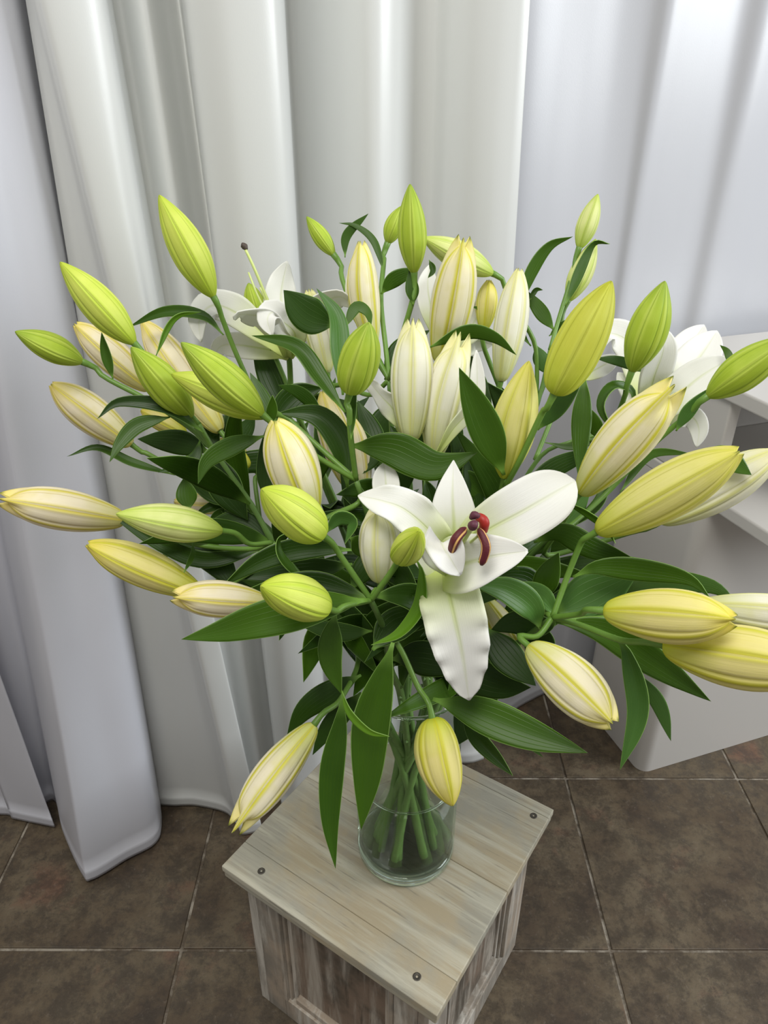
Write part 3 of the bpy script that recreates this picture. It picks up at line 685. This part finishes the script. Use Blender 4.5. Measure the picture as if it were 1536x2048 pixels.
bud('back', 'l', (426, 592, .66), (318, 390, .62), 74, [(440, 625, .67), (480, 725, .69), (530, 820, .72), (600, 850, .75, 1)], 'slim', ph=.0, label='pale yellow-green bud')
bud('lowleft', 'p', (443, 1062, .60), (232, 1028, .555), 74, [(500, 1088, .618)], 'slim', ph=.02, label='lime green bud')
bud('lowleft', 't', (250, 1040, .65), (2, 998, .60), 84, [(300, 1060, .65), (400, 1090, .65), (500, 1098, .64)], 'full', .8, ph=.0, label='cream bud with parting tips')
bud('lowleft', 'y', (400, 1185, .62), (174, 1088, .58), 78, [(440, 1180, .63), (520, 1130, .64)], 'full', .2, ph=.04)
bud('lowleft', 't', (535, 1205, .60), (347, 1193, .56), 74, [(570, 1190, .62), (590, 1150, .64)], 'full', .8, ph=.02)
bud('lowleft', 'c', (628, 1450, .62), (472, 1655, .60), 80, [(680, 1400, .64), (715, 1330, .68), (710, 1275, .70, 1)], 'full', 1.3, ph=.0, bend=-.08, label='cream bud with parting tips')

# ---- leaves
def L(key, typ, pts, hw, z0, z1, **kw): leaf(key, typ, Z(pts, z0, z1), hw, **kw)
L('front', 'm', [(735, 1200), (640, 1212), (520, 1240), (440, 1262), (362, 1279)], 38, .55, .50, roll=(10, -10), cup=.12)
L('front', 'm', [(672, 1225), (664, 1262), (662, 1320), (683, 1388)], 24, .56, .565, roll=(-5, 25), cup=.2)
L('front', 'b', [(683, 1380), (700, 1425), (738, 1462), (779, 1473)], 10, .565, .55, roll=(50, 40))
L('front', 'm', [(685, 1385), (680, 1450), (664, 1540), (660, 1640), (671, 1738)], 24, .58, .60, roll=(8, -12), cup=.3)
L('front', 'm', [(786, 1285), (765, 1360), (742, 1450), (733, 1560), (722, 1660)], 37, .58, .60, roll=(8, -8), cup=.35)
L('front', 'd', [(722, 1350), (665, 1382), (610, 1420), (573, 1475)], 24, .66, .66)
L('front', 'd', [(722, 1385), (690, 1420), (655, 1460), (625, 1510)], 20, .68, .68)
L('front', 'b', [(832, 1118), (846, 1150), (842, 1215), (800, 1268), (742, 1290)], 16, .54, .56, roll=(40, 30), cup=.5)
L('front', 'd', [(745, 1300), (790, 1250), (868, 1222)], 32, .60, .62, roll=(0, 0))
L('front', 'd', [(742, 1192), (820, 1193), (870, 1225), (915, 1290)], 28, .57, .60)
L('front', 'd', [(783, 1318), (845, 1316), (935, 1340)], 34, .66, .64)
L('front', 'm', [(866, 1398), (950, 1424), (1060, 1468), (1176, 1506)], 36, .60, .55, roll=(5, -5), cup=.15)
L('front', 'd', [(740, 1198), (690, 1182), (610, 1168), (480, 1185)], 26, .58, .60)
L('front', 'd', [(745, 1262), (680, 1264), (588, 1243)], 18, .61, .60)
L('front', 'g', [(652, 1066), (678, 1036), (706, 1046), (690, 1088)], 17, .55, .55, roll=(20, 60))
L('front', 'm', [(700, 1075), (720, 1090), (748, 1120)], 20, .57, .58)
L('lily', 'd', [(925, 1430), (955, 1475), (1026, 1552)], 17, .66, .62, roll=(20, 0))
L('lily', 'd', [(985, 1330), (955, 1400), (912, 1492)], 40, .68, .68, roll=(15, 15))
L('lily', 'd', [(972, 1255), (1010, 1308), (1072, 1372)], 32, .62, .60)
L('lily', 'd', [(900, 1290), (935, 1340), (1000, 1370), (1062, 1375)], 34, .66, .63)
L('lily', 'd', [(880, 1250), (880, 1320), (895, 1390)], 22, .66, .66)
L('right', 'g', [(1080, 1258), (1062, 1215), (1010, 1180), (942, 1168)], 30, .58, .55, roll=(20, 0))
L('right', 'g', [(1112, 1232), (1085, 1195), (1040, 1180), (1000, 1178)], 22, .58, .57)
L('right', 'm', [(1078, 1205), (1090, 1165), (1118, 1105)], 24, .60, .59)
L('right', 'd', [(1085, 1190), (1050, 1160), (990, 1150)], 26, .62, .60)
L('right', 'm', [(1068, 1085), (1120, 1066), (1190, 1098), (1275, 1122)], 24, .60, .56, roll=(20, 10))
L('right', 'm', [(1146, 1154), (1200, 1134), (1310, 1143), (1380, 1160), (1420, 1195)], 23, .56, .53, roll=(10, 20))
L('right', 'g', [(1112, 1228), (1185, 1188), (1275, 1146)], 44, .59, .58, roll=(0, 10), cup=.1)
L('right', 'm', [(1200, 1210), (1300, 1165), (1420, 1172), (1480, 1215)], 22, .60, .60)
L('right', 'm', [(1112, 1243), (1210, 1262), (1310, 1325), (1422, 1403)], 32, .575, .56, roll=(0, 10))
L('right', 'g', [(1228, 1270), (1256, 1310), (1277, 1420), (1240, 1540)], 22, .54, .545, roll=(30, -10), cup=.4)
L('right', 'g', [(1275, 1345), (1318, 1410), (1342, 1482)], 15, .57, .58, roll=(20, 10))
L('right', 'm', [(1128, 1003), (1175, 1028), (1212, 1055), (1231, 1087)], 9, .57, .53, roll=(40, 50))
L('right', 'd', [(1118, 1238), (1085, 1250), (1030, 1245), (980, 1262)], 26, .61, .62)
L('right', 'd', [(1090, 1250), (1080, 1290), (1040, 1320)], 26, .62, .64)
L('rmid', 'm', [(1170, 750), (1163, 840), (1157, 955)], 19, .66, .66)
L('rmid', 'd', [(1040, 985), (1110, 935), (1205, 895)], 19, .68, .68)
L('rmid', 'g', [(1100, 1075), (1130, 1040), (1180, 985)], 22, .66, .66)
L('rmid', 'd', [(1190, 1070), (1260, 1048), (1330, 1035)], 9, .66, .64)
L('rmid', 'm', [(1135, 1060), (1200, 1000), (1218, 915)], 11, .66, .68)
L('rmid', 'm', [(1240, 985), (1300, 910), (1390, 908)], 9, .66, .66)
L('rmid', 'g', [(1352, 862), (1375, 825), (1415, 778)], 14, .62, .605, roll=(30, 20))
L('rmid', 'm', [(1465, 735), (1455, 705), (1440, 690)], 7, .64, .65)
L('rmid', 'm', [(1405, 900), (1450, 915), (1503, 950)], 22, .575, .57)
L('backright', 'm', [(1268, 820), (1262, 782), (1225, 776), (1204, 815), (1233, 872)], 13, .65, .60, roll=(45, 40), cup=.4)
L('backright', 'm', [(1205, 880), (1190, 850), (1178, 815)], 15, .68, .68)
L('backright', 'd', [(1290, 745), (1245, 724), (1190, 716)], 10, .68, .66)
L('backright', 'd', [(1170, 930), (1210, 895), (1260, 850)], 16, .74, .74)
L('backright', 'm', [(1090, 885), (1150, 893), (1240, 862)], 7, .74, .72)
L('olive', 'g', [(1075, 860), (1115, 812), (1168, 750)], 19, .58, .56, roll=(20, 0))
L('olive', 'm', [(1008, 950), (970, 855), (918, 735)], 33, .57, .54, roll=(5, -5), cup=.25)
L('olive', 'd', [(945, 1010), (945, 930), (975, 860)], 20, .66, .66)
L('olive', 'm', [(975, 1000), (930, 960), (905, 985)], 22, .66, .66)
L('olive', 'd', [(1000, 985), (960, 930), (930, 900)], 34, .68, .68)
L('centre', 'm', [(700, 891), (785, 898), (870, 932), (955, 905)], 36, .60, .585, roll=(12, -12), cup=.1)
L('centre', 'd', [(848, 955), (862, 1000), (868, 1060)], 18, .64, .65)
L('centre', 'd', [(850, 950), (900, 890), (925, 850)], 26, .66, .68)
L('centre', 'd', [(848, 960), (810, 900), (780, 850)], 24, .68, .70)
L('top', 'm', [(858, 695), (935, 664), (990, 676), (1033, 710)], 15, .62, .62, roll=(25, 20))
L('top', 'm', [(762, 588), (790, 558), (838, 538)], 15, .69, .68)
L('top', 'm', [(690, 515), (694, 470), (737, 427)], 9, .715, .71)
L('top', 'm', [(768, 545), (748, 483), (712, 452), (678, 446)], 7, .71, .71)
L('top', 'm', [(826, 610), (824, 575), (818, 540)], 13, .635, .632)
L('top', 'm', [(858, 520), (866, 540), (856, 556)], 6, .66, .66)
L('top', 'd', [(770, 760), (800, 700), (860, 660)], 20, .70, .70)
L('top', 'd', [(775, 780), (820, 790), (870, 830)], 22, .71, .71)
L('topright', 'm', [(1062, 692), (1010, 635), (940, 612)], 11, .75, .73)
L('topright', 'm', [(1040, 612), (1062, 545), (1098, 493), (1146, 473)], 13, .745, .73, roll=(25, 15))
L('topright', 'm', [(1130, 612), (1162, 535), (1188, 487), (1220, 488)], 12, .745, .735, roll=(30, 40))
L('topright', 'm', [(1108, 660), (1072, 610), (1050, 580)], 14, .76, .76)
L('topright', 'g', [(1072, 690), (1085, 725), (1108, 750)], 15, .76, .76)
L('topright', 'm', [(1098, 672), (1128, 650), (1162, 645)], 9, .76, .75)
L('topright', 'm', [(1060, 600), (1072, 580), (1086, 580)], 5, .76, .76)
L('topright', 'd', [(985, 830), (960, 780), (935, 700)], 18, .77, .78)
L('topright', 'd', [(1005, 870), (1010, 820), (1000, 770)], 20, .78, .78)
L('mid', 'd', [(672, 650), (615, 628), (567, 580)], 35, .61, .60, roll=(5, 0), cup=.1)
L('mid', 'g', [(686, 790), (680, 700), (672, 630), (633, 577)], 20, .575, .585, roll=(10, 15), cup=.2)
L('mid', 'm', [(690, 825), (640, 755), (590, 692), (503, 671)], 18, .575, .60, roll=(25, 10), cup=.3)
L('mid', 'm', [(690, 655), (712, 615), (735, 625), (742, 655)], 11, .60, .60)
L('mid', 'm', [(702, 880), (706, 800), (716, 760)], 9, .57, .575)
L('mid', 'd', [(695, 975), (682, 890), (635, 832), (555, 826)], 26, .62, .62, roll=(10, 10))
L('mid', 'm', [(528, 872), (462, 893), (415, 922), (396, 968)], 19, .60, .585, roll=(15, -10))
L('mid', 'd', [(535, 1010), (540, 930), (535, 850)], 26, .66, .66)
L('mid', 'm', [(552, 845), (525, 795), (500, 745)], 14, .60, .61)
L('mid', 'm', [(540, 850), (545, 815), (545, 790)], 11, .585, .575)
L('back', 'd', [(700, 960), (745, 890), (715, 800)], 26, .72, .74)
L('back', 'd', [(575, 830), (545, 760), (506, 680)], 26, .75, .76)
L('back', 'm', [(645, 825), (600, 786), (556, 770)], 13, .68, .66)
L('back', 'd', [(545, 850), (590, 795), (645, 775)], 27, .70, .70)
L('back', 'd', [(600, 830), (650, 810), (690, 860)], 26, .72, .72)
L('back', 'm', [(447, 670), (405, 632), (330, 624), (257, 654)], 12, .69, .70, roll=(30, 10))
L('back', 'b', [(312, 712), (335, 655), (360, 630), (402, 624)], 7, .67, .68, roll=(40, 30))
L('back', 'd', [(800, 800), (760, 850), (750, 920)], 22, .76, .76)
L('left', 'm', [(226, 758), (210, 700), (203, 664)], 10, .655, .645)
L('left', 'd', [(408, 866), (335, 815), (240, 804), (194, 838)], 14, .64, .62, roll=(20, 0))
L('left', 'm', [(340, 834), (278, 850), (242, 885), (219, 924)], 16, .64, .62, roll=(15, 20))
L('left', 'd', [(430, 905), (450, 970), (495, 1040)], 34, .675, .675, roll=(20, 20))
L('left', 'd', [(420, 905), (360, 885), (275, 878)], 24, .67, .68)
L('left', 'd', [(400, 880), (385, 920), (316, 945)], 12, .67, .66)
L('left', 'd', [(560, 1095), (500, 1060), (440, 985)], 24, .69, .70)
L('leftback', 'm', [(350, 950), (265, 925), (195, 895), (134, 913)], 9, .72, .70, roll=(30, 10))
L('leftback', 'm', [(378, 1020), (374, 995), (368, 955)], 20, .68, .68)
L('leftback', 'm', [(495, 1005), (430, 985), (365, 945)], 24, .73, .73)
L('leftback', 'm', [(470, 1000), (420, 1015), (385, 1035)], 10, .74, .73)
L('leftback', 'm', [(490, 1030), (440, 1025), (415, 1050)], 9, .74, .73)
L('leftback', 'd', [(440, 900), (420, 870), (450, 830)], 22, .74, .75)
L('leftback', 'd', [(460, 900), (490, 860), (510, 830)], 18, .74, .76)
L('leftback', 'd', [(430, 870), (455, 845), (465, 800)], 10, .75, .76)
L('lowleft', 'd', [(545, 1090), (420, 1120), (330, 1092), (208, 1020)], 17, .66, .64)
L('lowleft', 'd', [(478, 1186), (432, 1122), (380, 1098), (322, 1112)], 28, .66, .67, roll=(10, 10))
L('lowleft', 'd', [(704, 1100), (600, 1098), (520, 1122), (444, 1172)], 23, .62, .60, roll=(10, -20))
L('lowleft', 'd', [(705, 1128), (620, 1140), (540, 1148), (480, 1158)], 24, .64, .64)
L('lowleft', 'm', [(608, 1165), (562, 1115), (556, 1080), (575, 1065)], 11, .60, .60, roll=(30, 60))
L('lowleft', 'd', [(545, 1085), (480, 1040), (400, 1060)], 20, .68, .68)
L('lowleft', 'm', [(368, 1145), (385, 1110), (385, 1085)], 5, .60, .62)
L('lowleft', 'd', [(700, 1180), (745, 1120), (800, 1100)], 24, .66, .66)

# inner foliage on the upper half of every stem, turned outwards around it
rs = random.Random(11)
def inner(key, n, h=(.55, .85), ln=(.07, .11), typ='ddm'):
    root = STEMS[key][0]; o = Vector(root['_o'])
    me = next(c for c in root.children if c.name.startswith('stem')).data
    rings = len(me.vertices) // 10
    for q in range(n):
        t = h[0] + (h[1] - h[0]) * (q + rs.random()) / n
        i = min(rings - 2, int(t * (rings - 1)))
        c0 = sum((me.vertices[i * 10 + k].co for k in range(10)), Vector()) / 10 + o
        c1 = sum((me.vertices[(i + 1) * 10 + k].co for k in range(10)), Vector()) / 10 + o
        T = (c1 - c0).normalized(); a = rs.uniform(0, 6.28)
        sd = T.orthogonal().normalized(); sd = Matrix.Rotation(a, 3, T) @ sd
        if (c0 + sd * .06 - C0).dot(Vector((0, -1, 0))) > .10: sd = -sd
        l = rs.uniform(*ln); drp = rs.uniform(-.2, .25)
        P = [c0, c0 + (sd * .55 + T * .6) * l * .35, c0 + (sd * .9 + T * .75) * l * .7 - ZUP * l * drp * .3, c0 + (sd * 1.2 + T * .7) * l - ZUP * l * drp]
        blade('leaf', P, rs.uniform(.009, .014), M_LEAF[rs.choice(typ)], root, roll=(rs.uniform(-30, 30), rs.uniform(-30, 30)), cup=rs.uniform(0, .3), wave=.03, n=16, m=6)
for k in STEMS:
    root = STEMS[k][0]; o = Vector(root['_o']); me = next(c for c in root.children if c.name.startswith('stem')).data
    vs, fs = [], []; rz = random.Random(len(k) * 7 + 1)
    for q in range(16):
        i = 14 + int(q * 1.9) ; a = rz.randrange(10)
        c0 = sum((me.vertices[i * 10 + j].co for j in range(10)), Vector()) / 10 + o; p = me.vertices[i * 10 + a].co + o
        n_ = (p - c0).normalized(); T = (me.vertices[(i + 1) * 10 + a].co - me.vertices[i * 10 + a].co).normalized(); S_ = n_.cross(T)
        b0 = len(vs); ln_ = rz.uniform(.0015, .0045)
        vs += [p + S_ * .0022 - T * .001, p - S_ * .0022 - T * .001, p + T * .003 - n_ * .0003, p + n_ * ln_ + T * .0015]
        fs += [(b0, b0 + 1, b0 + 3), (b0 + 1, b0 + 2, b0 + 3), (b0 + 2, b0, b0 + 3), (b0, b0 + 2, b0 + 1)]
    mesh('leaf_scars', vs, fs, M_STEM, root, smooth=False)['kind'] = 'stuff'
for k in STEMS: inner(k, 5)
for k in ('left', 'leftback', 'mid', 'centre', 'olive', 'rmid', 'back', 'top'): inner(k, 4, (.6, .92))

# ---- open lilies
def flower(key, label, base, ped_pts=None):
    root = STEMS[key][0]
    f = bpy.data.objects.new('bloom', None); COL.objects.link(f); f.parent = root; f['_o'] = root['_o']; f.empty_display_size = .03
    f['label'] = label
    return f
def petal(f, pts, hwpx, roll=(0, 0), cup=.25, wave=.12, wf=5, prof=PETW, ph=0.0):
    zm = sum(p[2] for p in pts) / len(pts)
    return blade('petal', [at(*p) for p in pts], hwpx * zm / FPX, M_PETAL, f, prof=prof, roll=roll, cup=cup, wave=wave, wfreq=wf, n=34, m=14, thick=.0011, ph=ph)
def stamen(f, pts, a0, a1, wpx, m=None, amid=None):
    tube('filament', [at(*p) for p in pts], [(0, .0016), (1, .0009)], M_FIL, f, n=14, seg=8)
    if a0:
        A, B = at(*a0), at(*a1); M_ = at(*amid) if amid else (A + B) / 2
        r = wpx / 2 * a0[2] / FPX
        tube('anther', [A, M_, B], [(0, r * .35), (.1, r * .85), (.5, r), (.9, r * .85), (1, r * .35)], m or M_ANTH, f, n=16, seg=16)
f = flower('lily', 'wide open white lily with maroon anthers, facing the viewer', None)
O = (905, 1125, .570)
petal(f, [O, (908, 1060, .553), (905, 990, .55), (907, 921, .558)], 48, (0, 0), .22, .02, 3, ph=1, prof=[(0, .5), (.2, .85), (.4, 1), (.6, .86), (.8, .5), (.93, .2), (1, .03)])
petal(f, [O, (960, 1070, .545), (1050, 1020, .535), (1150, 962, .545)], 60, (10, -8), .18, .06, 5, prof=[(0, .25), (.12, .42), (.3, .72), (.5, .95), (.65, 1), (.8, .92), (.9, .7), (.97, .35), (1, .05)])
petal(f, [(882, 1135, .562), (925, 1128, .532), (985, 1112, .520), (1056, 1102, .515)], 60, (-8, 0), .30, .04, 3, ph=2, prof=[(0, .6), (.2, .9), (.42, 1), (.65, .82), (.82, .55), (.93, .3), (1, .05)])
petal(f, [(888, 1120, .57), (893, 1165, .55), (907, 1225, .538), (925, 1310, .545), (938, 1400, .56)], 62, (8, -8), .16, .20, 13, ph=.5, prof=[(0, .1), (.1, .5), (.25, .92), (.45, 1), (.65, .88), (.82, .62), (.93, .35), (1, .03)])
petal(f, [O, (862, 1065, .548), (810, 1020, .538), (765, 1003, .535), (716, 992, .54)], 42, (-12, 25), .20, .22, 8)
petal(f, [(905, 1150, .565), (880, 1110, .535), (880, 1085, .515), (892, 1105, .505), (920, 1150, .51)], 40, (35, 10), .35, .06, 3, prof=[(0, .3), (.3, .7), (.55, 1), (.8, .9), (.93, .5), (1, .1)])
stamen(f, [(905, 1120, .56), (918, 1095, .53), (925, 1070, .507)], (932, 1056, .503), (902, 1106, .508), 21, amid=(912, 1078, .500))
stamen(f, [(905, 1120, .56), (935, 1090, .53), (956, 1072, .505)], (957, 1057, .503), (963, 1130, .505), 20, amid=(972, 1092, .500))
stamen(f, [(905, 1125, .56), (935, 1122, .54), (962, 1124, .52)], None, None, 0)
stamen(f, [(905, 1115, .56), (940, 1075, .53), (963, 1050, .51)], (952, 1032, .51), (966, 1066, .512), 21, M_ANTH2, amid=(968, 1042, .505))
tube('style', [at(905, 1120, .56), at(925, 1085, .525), at(946, 1052, .495)], [(0, .0019), (1, .0016)], M_FIL, f, n=14, seg=10)
tube('stigma', [at(942, 1054, .498), at(946, 1051, .494), at(949, 1047, .490)], [(0, .0022), (.4, .0036), (1, .0026)], M_STIG, f, n=8, seg=12)
tube('stigma', [at(942, 1036, .498), at(950, 1030, .494), at(958, 1033, .492)], [(0, .0016), (.5, .0030), (1, .0016)], M_STIG, f, n=8, seg=12)
# the bud beside it that has dropped one petal (behind)
petal(f, [(790, 1040, .60), (776, 1000, .60), (768, 925, .61)], 28, (0, 0), .4, .02)
petal(f, [(905, 1180, .56), (860, 1130, .56), (838, 1085, .555), (850, 1050, .555)], 26, (20, 10), .3, .05)

f = flower('back', 'opened white lily with a long green pistil, its petals curled back', None)
O = (578, 715, .72)
petal(f, [O, (530, 670, .715), (470, 625, .71), (425, 612, .71), (400, 640, .70), (402, 684, .70)], 34, (0, 40), .25, .10)
petal(f, [O, (560, 670, .69), (530, 635, .665), (480, 628, .65), (470, 640, .655)], 33, (-30, -60), .2, .10)
petal(f, [O, (570, 650, .73), (562, 590, .735), (574, 522, .73)], 36, (10, 30), -.1, .20, 6)
petal(f, [O, (600, 660, .715), (640, 610, .70), (680, 592, .69), (712, 615, .69)], 36, (20, 60), .2, .10)
petal(f, [O, (590, 670, .69), (560, 640, .665), (545, 625, .655), (535, 640, .65), (545, 672, .65)], 30, (0, 20), .2, .1)
petal(f, [O, (540, 700, .735), (450, 690, .74), (425, 720, .74)], 26, (0, 0), .2, .1)
tube('style', [at(578, 700, .71), at(535, 600, .70), at(510, 540, .69), at(490, 497, .685)], [(0, .0018), (1, .0013)], M_FIL, f, n=18, seg=8)
tube('stigma', [at(493, 499, .685), at(488, 492, .685), at(483, 490, .684)], [(0, .0016), (.5, .0032), (1, .0022)], M_STIGD, f, n=8, seg=12)
stamen(f, [(578, 700, .71), (540, 620, .70), (520, 575, .69)], None, None, 0)
stamen(f, [(575, 700, .71), (520, 600, .70), (497, 545, .70)], None, None, 0)
tube('flower_stalk', [at(578, 712, .722), at(580, 740, .73), at(582, 790, .74)], .0028, M_PED, f, n=8, seg=8)
bud('back', 'g', (520, 640, .735), (497, 566, .735), 40, [(540, 690, .735), (570, 760, .74)], 'fat')

f = flower('backright', 'white lily just opened, seen from the side before the cabinet', None)
O = (1290, 830, .72)
petal(f, [O, (1325, 770, .71), (1370, 705, .715), (1408, 650, .725)], 36, (10, 0), .3, .03)
petal(f, [O, (1345, 780, .69), (1395, 720, .69), (1434, 662, .70)], 42, (-15, 0), .25, .04)
petal(f, [O, (1345, 800, .675), (1400, 755, .665), (1463, 716, .66)], 40, (-30, -15), .3, .04)
petal(f, [O, (1305, 760, .68), (1325, 700, .66), (1320, 670, .655), (1300, 668, .66)], 34, (35, 30), .2, .05)
petal(f, [O, (1285, 760, .74), (1262, 690, .745), (1215, 668, .745), (1196, 705, .74)], 38, (0, 30), .2, .10)
petal(f, [O, (1350, 830, .69), (1385, 835, .685), (1398, 860, .685), (1393, 895, .685)], 22, (20, 0), .1, .25, 5)
tube('flower_stalk', [at(1290, 825, .722), at(1262, 850, .735), at(1150, 882, .75)], .0028, M_PED, f, n=14, seg=8)
petal(f, [O, (1270, 790, .75), (1250, 765, .75), (1235, 745, .75)], 24, (0, 0), .2, .1)

f = flower('topright', 'white lily opening behind the tall buds', None)
O = (880, 690, .76)
petal(f, [O, (868, 640, .76), (856, 580, .76), (858, 530, .76)], 24, (0, 0), .3, .1)
petal(f, [O, (885, 640, .755), (885, 580, .755), (880, 545, .755)], 26, (0, 20), .3, .2)
petal(f, [O, (930, 670, .75), (960, 620, .75), (975, 590, .75)], 26, (0, 20), .3, .1)
petal(f, [O, (925, 690, .76), (950, 680, .76), (985, 690, .76)], 26, (0, 20), .3, .1)
tube('flower_stalk', [at(880, 690, .762), at(905, 760, .775), at(985, 850, .785), at(1010, 950, .785)], .0026, M_PED, f, n=14, seg=8)

f = flower('centre', 'first petal of a half-open bud, spreading to the left', None)
petal(f, [(820, 880, .612), (795, 830, .61), (760, 790, .60), (725, 748, .59)], 24, (20, -10), .3, .25, 7, prof=[(0, .3), (.3, .9), (.5, 1), (.7, .6), (.85, .5), (1, .05)])
petal(f, [(872, 912, .60), (905, 860, .585), (950, 800, .58), (953, 700, .575)], 18, (20, 10), .3, .06)
f = flower('backright', 'pale spread petal of the lily behind', None)
petal(f, [(1150, 760, .80), (1190, 740, .80), (1240, 712, .79)], 20, (0, 0), .2, .06)
tube('flower_stalk', [at(1150, 760, .80), at(1120, 800, .80), at(1070, 920, .79)], .0026, M_PED, f, n=14, seg=8)

for o in bpy.data.objects:
    for k in ('_o', '_path'):
        if k in o: del o[k]
